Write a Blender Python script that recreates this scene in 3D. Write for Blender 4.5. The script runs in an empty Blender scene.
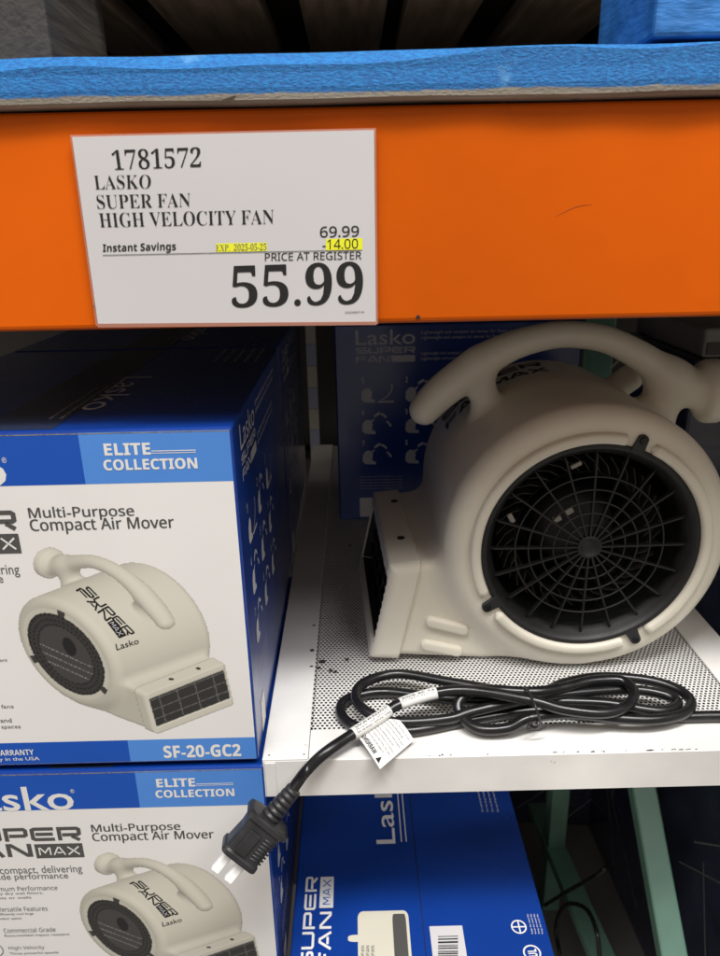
import bpy, bmesh, math, random
import numpy as np
from mathutils import Vector, Matrix
random.seed(7); rng = np.random.default_rng(7)
sc = bpy.context.scene
COL = sc.collection

# ------------------------------------------------------------------ camera
CZ = 1.95                                   # camera height above the warehouse floor
PW, PH, FPX = 720.0, 956.0, 722.0
PITCH, ROLL, YAW = math.radians(19.6), math.radians(-1.2), math.radians(-0.3)
CAMROT = Matrix.Rotation(YAW, 3, 'Z') @ Matrix.Rotation(math.pi/2 - PITCH, 3, 'X') @ Matrix.Rotation(ROLL, 3, 'Z')
cam = bpy.data.cameras.new('camera')
cam_ob = bpy.data.objects.new('camera', cam); COL.objects.link(cam_ob)
cam.sensor_fit = 'VERTICAL'; cam.sensor_height = 24.0; cam.lens = 24.0*FPX/PH
cam.clip_start = 0.02; cam.clip_end = 60
cam.dof.use_dof = True; cam.dof.focus_distance = 0.62
cam.dof.aperture_fstop = (cam.lens/1000)/0.0022
cam_ob.matrix_world = Matrix.Translation((0, 0, CZ)) @ CAMROT.to_4x4()
sc.camera = cam_ob

# ------------------------------------------------------------------ light
world = bpy.data.worlds.new('World'); sc.world = world; world.use_nodes = True
bg = world.node_tree.nodes['Background']
bg.inputs[0].default_value = (1.0, 0.89, 0.77, 1); bg.inputs[1].default_value = 0.38
def area_lamp(name, loc, target, sx, sy, power, color):
    l = bpy.data.lights.new(name, 'AREA'); l.shape = 'RECTANGLE'; l.size = sx; l.size_y = sy
    l.energy = power; l.color = color
    o = bpy.data.objects.new(name, l); COL.objects.link(o); o.location = loc
    o.rotation_euler = (Vector(target) - Vector(loc)).to_track_quat('-Z', 'Y').to_euler()
    return o
# rows of high-bay lamps over the aisle
area_lamp('high_bay_lamp', (0.5, -1.25, CZ+4.3), (0.1, 0.5, CZ-0.3), 3.2, 0.7, 315, (1.0, 0.985, 0.965))
area_lamp('high_bay_lamp', (-2.4, -2.1, CZ+4.3), (0.1, 0.5, CZ-0.3), 2.4, 0.8, 85, (1.0, 0.985, 0.965))
area_lamp('high_bay_lamp', (2.8, -2.3, CZ+4.3), (0.1, 0.5, CZ-0.3), 2.4, 0.8, 85, (1.0, 0.985, 0.965))
sc.view_settings.view_transform = 'Standard'; sc.view_settings.look = 'None'
sc.view_settings.exposure = 0.0; sc.view_settings.gamma = 1.0; sc.view_settings.use_curve_mapping = False

# ------------------------------------------------------------------ measuring helpers
def ray(x, y):
    return CAMROT @ Vector(((x - PW/2)/FPX, -(y - PH/2)/FPX, -1.0))
def onY(x, y, Y):
    d = ray(x, y); return Vector((0, 0, CZ)) + d*(Y/d.y)
def onZ(x, y, Z):
    d = ray(x, y); return Vector((0, 0, CZ)) + d*((Z - CZ)/d.z)
def onX(x, y, X):
    d = ray(x, y); return Vector((0, 0, CZ)) + d*(X/d.x)

# ------------------------------------------------------------------ materials
MATS = {}
def mat(name, color, rough=0.5, metal=0.0, spec=0.5, coat=0.0, coat_rough=0.1, noise=None, bump=None, sss=0.0, trans=0.0, alpha=1.0, wear=None):
    """noise=(scale, amount[, stretch]); bump=(scale, strength, distance[, stretch]); wear=(scale, threshold, colour)"""
    if name in MATS: return MATS[name]
    m = bpy.data.materials.new(name); m.use_nodes = True
    nt = m.node_tree; N = nt.nodes; L = nt.links; b = N['Principled BSDF']
    b.inputs['Base Color'].default_value = (*color, 1); b.inputs['Roughness'].default_value = rough
    b.inputs['Metallic'].default_value = metal; b.inputs['Specular IOR Level'].default_value = spec
    b.inputs['Coat Weight'].default_value = coat; b.inputs['Coat Roughness'].default_value = coat_rough
    b.inputs['Transmission Weight'].default_value = trans; b.inputs['Alpha'].default_value = alpha
    if sss:
        b.inputs['Subsurface Weight'].default_value = sss; b.inputs['Subsurface Radius'].default_value = (0.008, 0.006, 0.004)
        b.inputs['Subsurface Scale'].default_value = 0.6
    tc = N.new('ShaderNodeTexCoord')
    def coord(st):
        mp = N.new('ShaderNodeMapping'); mp.inputs['Scale'].default_value = st
        L.new(tc.outputs['Object'], mp.inputs['Vector']); return mp.outputs['Vector']
    col_out = None
    if noise:
        nz = N.new('ShaderNodeTexNoise'); nz.inputs['Scale'].default_value = noise[0]; nz.inputs['Detail'].default_value = 6
        L.new(coord(noise[2] if len(noise) > 2 else (1, 1, 1)), nz.inputs['Vector'])
        mr = N.new('ShaderNodeMapRange'); mr.inputs[1].default_value = 0.3; mr.inputs[2].default_value = 0.7
        mr.inputs[3].default_value = 1 - noise[1]; mr.inputs[4].default_value = 1 + noise[1]
        L.new(nz.outputs['Fac'], mr.inputs[0])
        mx = N.new('ShaderNodeMix'); mx.data_type = 'RGBA'; mx.blend_type = 'MULTIPLY'; mx.inputs[0].default_value = 1
        mx.inputs[6].default_value = (*color, 1); L.new(mr.outputs[0], mx.inputs[7])
        col_out = mx.outputs[2]
        rr = N.new('ShaderNodeMapRange'); rr.inputs[1].default_value = 0.3; rr.inputs[2].default_value = 0.7
        rr.inputs[3].default_value = max(0.03, rough*0.8); rr.inputs[4].default_value = min(1, rough*1.2)
        L.new(nz.outputs['Fac'], rr.inputs[0]); L.new(rr.outputs[0], b.inputs['Roughness'])
    if wear:
        nw = N.new('ShaderNodeTexNoise'); nw.inputs['Scale'].default_value = wear[0]; nw.inputs['Detail'].default_value = 10
        nw.inputs['Roughness'].default_value = 0.7
        L.new(coord(wear[3] if len(wear) > 3 else (1, 1, 1)), nw.inputs['Vector'])
        cr = N.new('ShaderNodeMapRange'); cr.inputs[1].default_value = wear[1]; cr.inputs[2].default_value = wear[1] + 0.04
        L.new(nw.outputs['Fac'], cr.inputs[0])
        mx2 = N.new('ShaderNodeMix'); mx2.data_type = 'RGBA'
        L.new(cr.outputs[0], mx2.inputs[0])
        if col_out: L.new(col_out, mx2.inputs[6])
        else: mx2.inputs[6].default_value = (*color, 1)
        mx2.inputs[7].default_value = (*wear[2], 1); col_out = mx2.outputs[2]
    if col_out: L.new(col_out, b.inputs['Base Color'])
    if bump:
        nb = N.new('ShaderNodeTexNoise'); nb.inputs['Scale'].default_value = bump[0]; nb.inputs['Detail'].default_value = 4
        L.new(coord(bump[3] if len(bump) > 3 else (1, 1, 1)), nb.inputs['Vector'])
        bp = N.new('ShaderNodeBump'); bp.inputs['Strength'].default_value = bump[1]; bp.inputs['Distance'].default_value = bump[2]
        L.new(nb.outputs['Fac'], bp.inputs['Height']); L.new(bp.outputs['Normal'], b.inputs['Normal'])
    MATS[name] = m
    return m

ORANGE = mat('orange_rack_paint', (0.60, 0.098, 0.002), 0.34, spec=0.14, noise=(2.2, 0.2), bump=(9, 0.22, 0.004), wear=(38, 0.73, (0.45, 0.07, 0.006), (1, 1, 3)))
WHITE_PAINT = mat('white_shelf_paint', (0.77, 0.755, 0.73), 0.36, noise=(7, 0.15), wear=(48, 0.685, (0.20, 0.175, 0.15)), bump=(40, 0.04, 0.002))
PERF = mat('white_perforated_metal', (0.70, 0.69, 0.67), 0.4, noise=(10, 0.08))
IVORY = mat('ivory_moulded_plastic', (0.79, 0.745, 0.635), 0.38, spec=0.4, noise=(12, 0.03), bump=(500, 0.04, 0.0006), sss=0.06)
BLACKP = mat('black_plastic', (0.022, 0.022, 0.024), 0.42, noise=(30, 0.15), bump=(700, 0.05, 0.0004))
GRILLE = mat('charcoal_grille_plastic', (0.012, 0.012, 0.012), 0.48, noise=(40, 0.15))
DARKIN = mat('dark_fan_interior', (0.012, 0.012, 0.012), 0.6)
CORD = mat('black_cord_rubber', (0.009, 0.009, 0.010), 0.26, noise=(60, 0.2), bump=(300, 0.06, 0.0005))
PLUGM = mat('black_plug_rubber', (0.02, 0.02, 0.022), 0.38, noise=(50, 0.2), bump=(300, 0.06, 0.0005))
PRONG = mat('white_prong_cover', (0.85, 0.85, 0.84), 0.35)
STEEL = mat('screw_steel', (0.25, 0.24, 0.23), 0.35, metal=0.9)
BOXBLUE = mat('glossy_blue_carton', (0.004, 0.038, 0.25), 0.26, noise=(6, 0.08), bump=(9, 0.12, 0.004), coat=0.3, coat_rough=0.15)
BANDBLUE = mat('royal_blue_print', (0.006, 0.075, 0.42), 0.28, noise=(7, 0.06), bump=(9, 0.10, 0.004))
LIGHTBLUE = mat('light_blue_print', (0.075, 0.24, 0.66), 0.28, noise=(7, 0.05), bump=(9, 0.10, 0.004))
BOXWHITE = mat('white_carton_print', (0.75, 0.735, 0.725), 0.38, noise=(5, 0.03), bump=(9, 0.08, 0.004))
RAWCARD = mat('raw_cardboard_edge', (0.20, 0.18, 0.16), 0.9, noise=(200, 0.4), wear=(120, 0.55, (0.10, 0.08, 0.06)))
WHITEINK = mat('white_ink', (0.72, 0.71, 0.69), 0.4)
GREYINK = mat('grey_ink', (0.14, 0.135, 0.13), 0.45)
DARKGREY = mat('dark_grey_ink', (0.075, 0.072, 0.07), 0.45)
BLACKINK = mat('black_ink', (0.012, 0.012, 0.012), 0.45)
SIDEINK = mat('pale_grey_ink', (0.52, 0.53, 0.57), 0.4)
YELLOW = mat('yellow_highlighter', (0.80, 0.80, 0.02), 0.6)
PAPER = mat('white_paper', (0.58, 0.562, 0.57), 0.55, noise=(4, 0.02), bump=(6, 0.06, 0.003))
TAGP = mat('glossy_tag_paper', (0.72, 0.72, 0.70), 0.35, bump=(40, 0.12, 0.002))
STICKER = mat('grey_sticker', (0.8, 0.8, 0.79), 0.4)
GREENPOST = mat('pale_green_rack_paint', (0.14, 0.275, 0.215), 0.42, noise=(14, 0.12), wear=(45, 0.68, (0.08, 0.10, 0.08)))
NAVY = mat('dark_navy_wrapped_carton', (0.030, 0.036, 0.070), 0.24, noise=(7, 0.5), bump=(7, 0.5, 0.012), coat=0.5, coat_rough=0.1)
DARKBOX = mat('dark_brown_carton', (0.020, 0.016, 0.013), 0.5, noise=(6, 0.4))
FILM = mat('stretch_film_edge', (0.24, 0.235, 0.23), 0.3)
CONCRETE = mat('concrete_floor', (0.17, 0.165, 0.155), 0.5, noise=(4, 0.15), bump=(40, 0.1, 0.002))
OLDWOOD = mat('weathered_pallet_wood', (0.20, 0.155, 0.11), 0.8, noise=(16, 0.35, (6, 0.6, 6)), bump=(30, 0.4, 0.003, (6, 0.5, 6)))
BLUEWOOD = mat('blue_painted_wood', (0.025, 0.17, 0.50), 0.5, noise=(22, 0.25, (2, 2, 2)), bump=(60, 0.4, 0.003, (1, 1, 4)), wear=(30, 0.68, (0.22, 0.33, 0.45)))

def plank_material():
    """rough blue paint over sawn wood; the lowest strip of the edge is bare (a paint line with a shape of its own)"""
    m = bpy.data.materials.new('blue_painted_plank_edge'); m.use_nodes = True
    nt = m.node_tree; N = nt.nodes; L = nt.links; b = N['Principled BSDF']; b.inputs['Roughness'].default_value = 0.55
    tc = N.new('ShaderNodeTexCoord'); sep = N.new('ShaderNodeSeparateXYZ'); L.new(tc.outputs['Object'], sep.inputs[0])
    def noise(scale, det, st=(1, 1, 1), rough=0.6):
        mp = N.new('ShaderNodeMapping'); mp.inputs['Scale'].default_value = st; L.new(tc.outputs['Object'], mp.inputs[0])
        n = N.new('ShaderNodeTexNoise'); n.inputs['Scale'].default_value = scale; n.inputs['Detail'].default_value = det
        n.inputs['Roughness'].default_value = rough; L.new(mp.outputs[0], n.inputs['Vector']); return n.outputs['Fac']
    def math_(op, a, b_=None, v=None):
        n = N.new('ShaderNodeMath'); n.operation = op
        L.new(a, n.inputs[0])
        if b_ is not None: L.new(b_, n.inputs[1])
        elif v is not None: n.inputs[1].default_value = v
        return n.outputs[0]
    def mix(f, a, c):
        n = N.new('ShaderNodeMix'); n.data_type = 'RGBA'
        L.new(f, n.inputs[0])
        for s, val in ((6, a), (7, c)):
            if isinstance(val, tuple): n.inputs[s].default_value = (*val, 1)
            else: L.new(val, n.inputs[s])
        return n.outputs[2]
    def step(a, lo, hi):
        n = N.new('ShaderNodeMapRange'); n.inputs[1].default_value = lo; n.inputs[2].default_value = hi; L.new(a, n.inputs[0]); return n.outputs[0]
    fine = noise(520, 8, (0.55, 1, 1.25), 0.7); mid = noise(26, 5); gr = noise(90, 5, (0.15, 1, 3))
    blue = mix(step(fine, 0.40, 0.62), (0.002, 0.105, 0.37), (0.008, 0.225, 0.60))
    blue = mix(step(mid, 0.60, 0.72), blue, (0.10, 0.33, 0.66))
    wood = mix(step(gr, 0.3, 0.7), (0.22, 0.19, 0.15), (0.42, 0.37, 0.30))
    wood = mix(step(mid, 0.66, 0.72), wood, (0.02, 0.08, 0.2))
    # height over the plank's own underside: bare below about 7 mm, the line wanders
    wob = math_('MULTIPLY', noise(14, 4, (1, 0, 0)), v=0.006)
    h = math_('SUBTRACT', sep.outputs['Z'], wob)
    h = math_('ADD', h, math_('MULTIPLY', fine, v=0.0025))
    f = step(h, PLANK_Z0 + 0.0030, PLANK_Z0 + 0.0042)
    col = mix(f, wood, blue)
    L.new(col, b.inputs['Base Color'])
    bp = N.new('ShaderNodeBump'); bp.inputs['Strength'].default_value = 1.0; bp.inputs['Distance'].default_value = 0.0016
    L.new(fine, bp.inputs['Height']); L.new(bp.outputs[0], b.inputs['Normal'])
    return m

# ------------------------------------------------------------------ object helpers
def tag(o, label=None, cat=None, group=None, kind=None):
    if label: o['label'] = label
    if cat: o['category'] = cat
    if group: o['group'] = group
    if kind: o['kind'] = kind
    return o
def thing(name, label, cat, loc=(0, 0, 0), group=None):
    o = bpy.data.objects.new(name, None); COL.objects.link(o); o.location = loc; o.empty_display_size = 0.02
    return tag(o, label, cat, group)
def mesh_ob(name, verts, faces, material, parent=None, smooth=False, fmats=None):
    me = bpy.data.meshes.new(name); me.from_pydata([tuple(v) for v in verts], [], [tuple(f) for f in faces])
    return finish(name, me, material, parent, smooth, fmats)
def finish(name, me, material, parent=None, smooth=False, fmats=None):
    for mm in (material if isinstance(material, (list, tuple)) else [material]): me.materials.append(mm)
    if fmats is not None: me.polygons.foreach_set('material_index', fmats)
    if smooth: me.polygons.foreach_set('use_smooth', [True]*len(me.polygons))
    me.update()
    o = bpy.data.objects.new(name, me); COL.objects.link(o)
    if parent is not None:
        o.parent = parent
        if parent.parent is None and parent.type == 'EMPTY': o.location = -Vector(parent.location)
    return o
def bm_ob(name, bm, material, parent=None, smooth=False):
    me = bpy.data.meshes.new(name); bm.to_mesh(me); bm.free()
    return finish(name, me, material, parent, smooth)
def box_bm(x0, x1, y0, y1, z0, z1, bevel=0.0, seg=2, bm=None):
    own = bm is None
    b = bmesh.new()
    bmesh.ops.create_cube(b, size=1)
    for v in b.verts:
        v.co = Vector((x0 + (v.co.x+.5)*(x1-x0), y0 + (v.co.y+.5)*(y1-y0), z0 + (v.co.z+.5)*(z1-z0)))
    if bevel: bmesh.ops.bevel(b, geom=b.edges[:], offset=bevel, segments=seg, affect='EDGES', profile=0.5)
    if own: return b
    me = bpy.data.meshes.new('tmp'); b.to_mesh(me); b.free(); bm.from_mesh(me); bpy.data.meshes.remove(me); return bm
def box(name, x0, x1, y0, y1, z0, z1, material, parent=None, bevel=0.0, seg=2):
    return bm_ob(name, box_bm(x0, x1, y0, y1, z0, z1, bevel, seg), material, parent)
def bar(name, a, b, w, d, material, parent=None, bevel=0.002):
    """rectangular bar from a to b, w across X, d across the other way"""
    a = Vector(a); b = Vector(b); ax = (b-a).normalized(); L = (b-a).length
    xx = Vector((1, 0, 0)); xx = (xx - ax*xx.dot(ax)).normalized(); yy = ax.cross(xx)
    bm = box_bm(-w/2, w/2, -d/2, d/2, 0, L, bevel)
    M = Matrix((xx, yy, ax)).transposed().to_4x4(); M.translation = a
    bm.transform(M); return bm_ob(name, bm, material, parent)
def catmull(pts, n=8):
    P = [Vector(p) for p in pts]; P = [2*P[0]-P[1]] + P + [2*P[-1]-P[-2]]; out = []
    for i in range(1, len(P)-2):
        a, b, c, d = P[i-1:i+3]
        for k in range(n):
            t = k/n
            out.append(0.5*((2*b) + (c-a)*t + (2*a-5*b+4*c-d)*t*t + (3*b-a-3*c+d)*t**3))
    out.append(P[-2].copy()); return out
def tube_data(pts, rad, ns=12, closed=False):
    P = [Vector(p) for p in pts]; n = len(P); vs = []; fs = []
    T = []
    for i in range(n):
        a = P[(i-1) % n] if (closed or i > 0) else P[i]; b = P[(i+1) % n] if (closed or i < n-1) else P[i]
        T.append((b-a).normalized())
    nrm = T[0].orthogonal().normalized()
    for i in range(n):
        nrm = (nrm - T[i]*nrm.dot(T[i])).normalized(); bi = T[i].cross(nrm)
        r = rad(i/(n-1)) if callable(rad) else rad
        for k in range(ns):
            a = 2*math.pi*k/ns; vs.append(P[i] + (nrm*math.cos(a) + bi*math.sin(a))*r)
    m = n if closed else n-1
    for i in range(m):
        j = (i+1) % n
        for k in range(ns):
            fs.append((i*ns+k, i*ns+(k+1) % ns, j*ns+(k+1) % ns, j*ns+k))
    if not closed:
        fs.append(tuple(range(ns))[::-1]); fs.append(tuple((n-1)*ns+k for k in range(ns)))
    return vs, fs
def tube(name, pts, rad, material, parent=None, ns=12, closed=False):
    vs, fs = tube_data(pts, rad, ns, closed); return mesh_ob(name, vs, fs, material, parent, True)
def copy_tree(o, parent=None, offset=None):
    c = o.copy(); COL.objects.link(c); c.parent = parent
    if offset is not None: c.location = Vector(o.location) + Vector(offset)
    for ch in list(o.children): copy_tree(ch, c)
    return c

# ------------------------------------------------------------------ lettering
def remap(s, U, Lo, D):
    o = ''
    for c in s:
        if 'A' <= c <= 'Z': o += chr(U+ord(c)-65)
        elif 'a' <= c <= 'z': o += chr(Lo+ord(c)-97)
        elif '0' <= c <= '9': o += chr(D+ord(c)-48)
        else: o += c
    return o
STYLES = {'sans': lambda s: s, 'serif': lambda s: remap(s, 0x1D400, 0x1D41A, 0x1D7CE),
          'bold': lambda s: remap(s, 0x1D5D4, 0x1D5EE, 0x1D7EC), 'light': lambda s: remap(s, 0x1D5A0, 0x1D5BA, 0x1D7E2)}
_tc = {}
def text2d(s, style='sans', off=0.0, res=3, spacing=1.0):
    key = (s, style, off, res, spacing)
    if key in _tc: return _tc[key]
    cu = bpy.data.curves.new('type', 'FONT'); cu.body = STYLES[style](s); cu.offset = off; cu.resolution_u = res
    cu.space_character = spacing
    o = bpy.data.objects.new('type', cu); COL.objects.link(o)
    me = bpy.data.meshes.new_from_object(o)
    V = np.array([(v.co.x, v.co.y) for v in me.vertices]).reshape(-1, 2); F = [tuple(p.vertices) for p in me.polygons]
    bpy.data.objects.remove(o); bpy.data.curves.remove(cu); bpy.data.meshes.remove(me)
    _tc[key] = (V, F); return V, F
# squared display capitals, drawn as strokes on a 1 x 1 cell
def stroke2d(poly, w, closed=False):
    P = [np.array(p, float) for p in poly]; n = len(P); Ls = []; Rs = []
    for i in range(n):
        a = P[i-1] if (i > 0 or closed) else None; c = P[(i+1) % n] if (i < n-1 or closed) else None
        d1 = (P[i]-a)/np.linalg.norm(P[i]-a) if a is not None else None
        d2 = (c-P[i])/np.linalg.norm(c-P[i]) if c is not None else None
        if d1 is None: d1 = d2
        if d2 is None: d2 = d1
        n1 = np.array((-d1[1], d1[0])); n2 = np.array((-d2[1], d2[0])); m = n1+n2; m /= np.linalg.norm(m)
        k = 1/max(0.45, m.dot(n1)); Ls.append(P[i]+m*w/2*k); Rs.append(P[i]-m*w/2*k)
    V = Ls+Rs; m = n if closed else n-1
    return V, [(i, n+i, n+(i+1) % n, (i+1) % n) for i in range(m)]
SQ = {'S': [[(1, .9), (.12, .9), (.03, .82), (.03, .58), (.1, .5), (.9, .5), (.97, .42), (.97, .18), (.88, .1), (0, .1)]],
      'U': [[(.08, 1), (.08, .2), (.18, .1), (.82, .1), (.92, .2), (.92, 1)]],
      'P': [[(.08, 0), (.08, .9), (.85, .9), (.93, .82), (.93, .48), (.85, .4), (.2, .4)]],
      'E': [[(1, .9), (.16, .9), (.07, .82), (.07, .18), (.16, .1), (1, .1)], [(.2, .5), (.95, .5)]],
      'R': [[(.08, 0), (.08, .9), (.85, .9), (.93, .82), (.93, .5), (.85, .42), (.2, .42)], [(.6, .31), (.92, 0)]],
      'F': [[(1, .9), (.16, .9), (.08, .82), (.08, 0)], [(.2, .48), (.92, .48)]],
      'A': [[(.04, 0), (.42, .93), (.58, .93), (.96, 0)], [(.3, .28), (.7, .28)]],
      'N': [[(.08, 0), (.08, .9), (.2, .9), (.8, .1), (.92, .1), (.92, 1)]],
      'M': [[(.06, 0), (.06, .88), (.16, .88), (.5, .3), (.84, .88), (.94, .88), (.94, 0)]],
      'X': [[(.04, 1), (.96, 0)], [(.04, 0), (.42, .42)], [(.58, .58), (.96, 1)]]}
def square2d(s, w=0.2, aspect=1.25, gap=0.2):
    V = []; F = []; x = 0
    for ch in s:
        for st in SQ[ch]:
            v, f = stroke2d([(p[0]*aspect, p[1]) for p in st], w)
            F += [tuple(i+len(V) for i in q) for q in f]; V += [np.array((p[0]+x, p[1])) for p in v]
        x += aspect+gap
    return np.array(V), F
class Print:
    """flat print gathered into one mesh; every piece is mapped into a quad (bl, br, tr, tl)"""
    def __init__(s): s.v = []; s.f = []; s.k = 0; s.parts = []
    def add(s, V, F, quad, off=0.0003, fit=True):
        V = np.asarray(V, float)
        if len(V) == 0: return s
        if fit:
            mn = V.min(0); mx = V.max(0); V = (V-mn)/np.maximum(mx-mn, 1e-9)
        q = [np.array(p, float) for p in quad]; n = np.cross(q[1]-q[0], q[3]-q[0]); n /= np.linalg.norm(n)
        a = V[:, :1]; b = V[:, 1:2]
        P = (1-a)*(1-b)*q[0] + a*(1-b)*q[1] + a*b*q[2] + (1-a)*b*q[3] + n*(off + (s.k % 5)*1.5e-5)
        s.k += 1; base = len(s.v); s.parts.append(([tuple(p) for p in P], F)); s.v += [tuple(p) for p in P]; s.f += [tuple(i+base for i in f) for f in F]; return s
    def text(s, t, quad, style='sans', off2=0.0, off=0.0003, spacing=1.0):
        V, F = text2d(t, style, off2, 3, spacing); return s.add(V, F, quad, off)
    def rect(s, quad, off=0.0003): return s.add([(0, 0), (1, 0), (1, 1), (0, 1)], [(0, 1, 2, 3)], quad, off, False)
    def build(s, name, material, parent, stuff=False):
        if stuff: return tag(mesh_ob(name, s.v, s.f, material, parent), kind='stuff')
        for (v, f) in s.parts: o = mesh_ob(name, v, f, material, parent)
        return o

# ================================================================== the big pieces
YB = 0.535            # front of the orange beam
YF = 0.55             # front of shelf and cartons
SHZ = onY(300, 759.5, YF).z          # top of the shelf
RAILZ = onY(300, 796.5, YF).z
BEAM_Z0 = onY(360, 324.5, YB).z; BEAM_Z1 = onY(360, 100, YB).z
PLANK_Y = 0.525
PLANK_Z0 = onY(360, 100.5, PLANK_Y).z; PLANK_Z1 = onY(360, 49, PLANK_Y).z
XL = onZ(262, 761, SHZ).x            # left edge of the shelf

floor = box('floor', -4, 4, -4, 4.5, -0.1, 0, CONCRETE); tag(floor, kind='structure')

# orange rack beam ----------------------------------------------------
beam = thing('rack_beam', 'orange painted steel rack beam carrying the price card', 'rack beam', (0, YB, BEAM_Z0))
bm = box_bm(-1.3, 1.5, YB, YB+0.045, BEAM_Z0, PLANK_Z0-0.0015, 0.004, 3)
bm_ob('beam_profile', bm, ORANGE, beam)
bm = box_bm(-1.3, 1.5, YB+0.0455, YB+0.07, BEAM_Z0, BEAM_Z0+0.09, 0.003, 2); bm_ob('beam_step', bm, ORANGE, beam)
for (px, py) in ((95, 306), (418, 317)):
    p = onY(px, py, YB)
    bm = bmesh.new(); bmesh.ops.create_cone(bm, cap_ends=True, segments=14, radius1=0.0016, radius2=0.0012, depth=0.002)
    bm.transform(Matrix.Translation((p.x, YB-0.0006, p.z)) @ Matrix.Rotation(math.pi/2, 4, 'X')); bm_ob('fastener_dot', bm, BLACKP, beam)  # black stud stands in for the dark of a screw hole

SCR = mat('scratched_paint', (0.46, 0.070, 0.004), 0.5)
for pts in (((556, 216), (575, 207), (592, 204)), ((500, 98), (510, 112), (516, 122)), ((420, 300), (421, 309))):
    P = catmull([onY(x, y, YB-.0002) for (x, y) in pts], 5); n = len(P); vs = []
    for i, p_ in enumerate(P):
        w = .00022*math.sin(math.pi*(i+.6)/(n+.2))+.00008; vs += [p_+Vector((0, 0, w)), p_-Vector((0, 0, w))]
    mesh_ob('scratch', vs, [(2*i, 2*i+1, 2*i+3, 2*i+2) for i in range(n-1)], SCR, beam)
# pallet above ----------------------------------------------------------
pal = thing('pallet', 'wooden pallet with rough blue painted front board above the beam', 'pallet', (0, PLANK_Y, PLANK_Z0))
PLANKM = plank_material()
def make_plank():
    nx = 360; xs = np.linspace(-0.9, 1.1, nx); vs = []; fs = []
    H = PLANK_Z1-PLANK_Z0
    for i, x in enumerate(xs):
        s = 1/(1+math.exp((x-0.02)*28))                     # the top corner is worn round on the left part
        ch = 0.0015 + 0.011*s*(0.75+0.25*math.sin(x*17+1)) + 0.0015*math.sin(x*41)
        ch = max(0.001, ch)
        j = 0.0007*math.sin(x*23)+0.0005*math.sin(x*71+2)
        zt = PLANK_Z1 + 0.0003*math.sin(x*9) + 0.0002*math.sin(x*57)
        zb = PLANK_Z0 + 0.0004*math.sin(x*33)
        prof = [(0.1, zb), (0.004, zb), (0.001+j, zb+0.002), (j, zb+H*0.3), (j+0.0005, zb+H*0.6), (j, zt-ch), (ch*0.9, zt), (0.1, zt)]
        for (y, z) in prof: vs.append((x, PLANK_Y+y, z))
    k = 8
    for i in range(nx-1):
        for a in range(k):
            b = (a+1) % k; fs.append((i*k+a, i*k+b, (i+1)*k+b, (i+1)*k+a))
    fs.append(tuple(range(k))[::-1]); fs.append(tuple((nx-1)*k+a for a in range(k)))
    return mesh_ob('front_board', vs, fs, PLANKM, pal)
make_plank()
p = onY(0, 118, PLANK_Y)
for (px, py, ln) in ((228, 101, 0.010),):                    # lifted splinter on the lower edge
    p = onY(px, py, PLANK_Y-0.001)
    mesh_ob('splinter', [(p.x-ln, p.y+.001, p.z-.001), (p.x, p.y-.0012, p.z+.0018), (p.x+ln*.6, p.y+.001, p.z+.0035), (p.x, p.y+.001, p.z+.0005)], [(0, 1, 3), (1, 2, 3), (0, 3, 2), (0, 2, 1)], PLANKM, pal)
DZ = CZ+0.20
# blocks between bottom and top boards
b0 = onY(655, 20, 0.527).x
box('block', b0, b0+0.16, 0.527, 0.645, PLANK_Z1+0.0035, DZ-0.0005, BLUEWOOD, pal, 0.003)
b1 = onY(47, 20, 0.60).x
box('block', b1-0.14, b1, 0.60, 0.74, PLANK_Z1+0.001, DZ-0.0005, mat('grey_pallet_block_wood', (0.045, 0.039, 0.033), 0.8, noise=(16, 0.35, (6, 0.6, 6)), bump=(30, 0.4, 0.003, (6, 0.5, 6))), pal, 0.002)
# underside of the deck: boards that run away from the aisle
edges = [onZ(x, 24, DZ).x for x in (-140, 36, 68, 128, 168, 268, 304, 384, 402, 470, 512, 600, 640, 860)]
for i in range(0, len(edges), 2):
    box('deck_board', edges[i], edges[i+1], 0.70, 1.55, DZ, DZ+0.02, OLDWOOD, pal, 0.002)
ys = 1.02
box('stringer_board', -0.9, 1.1, ys, ys+0.10, DZ-0.022, DZ-0.0006, OLDWOOD, pal, 0.002)
for k in range(6): box('light_stop_board', -0.9, 1.1, .632+k*.137, .632+k*.137+.128, PLANK_Z0, PLANK_Z1-.004, OLDWOOD, pal, 0.002)  # added unseen boards that stop light leaking in behind the beam
box('rear_board', -0.9, 1.1, 1.46, 1.56, PLANK_Z0, PLANK_Z1, OLDWOOD, pal, 0.002)
blocker = thing('gap_blocker', 'dark box added above the blue pallet to block light and blacken the deck gaps', 'carton', (0, 0.9, DZ+0.02))  # unseen box added to block light from above and blacken the deck gaps
box('carton_body', -0.9, 1.1, 0.70, 1.5, DZ+0.0215, DZ+0.6, DARKBOX, blocker, 0.004)
box('tape_strip', -0.03, 0.03, 0.705, 1.0, DZ+0.6005, DZ+0.602, FILM, blocker)

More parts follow.
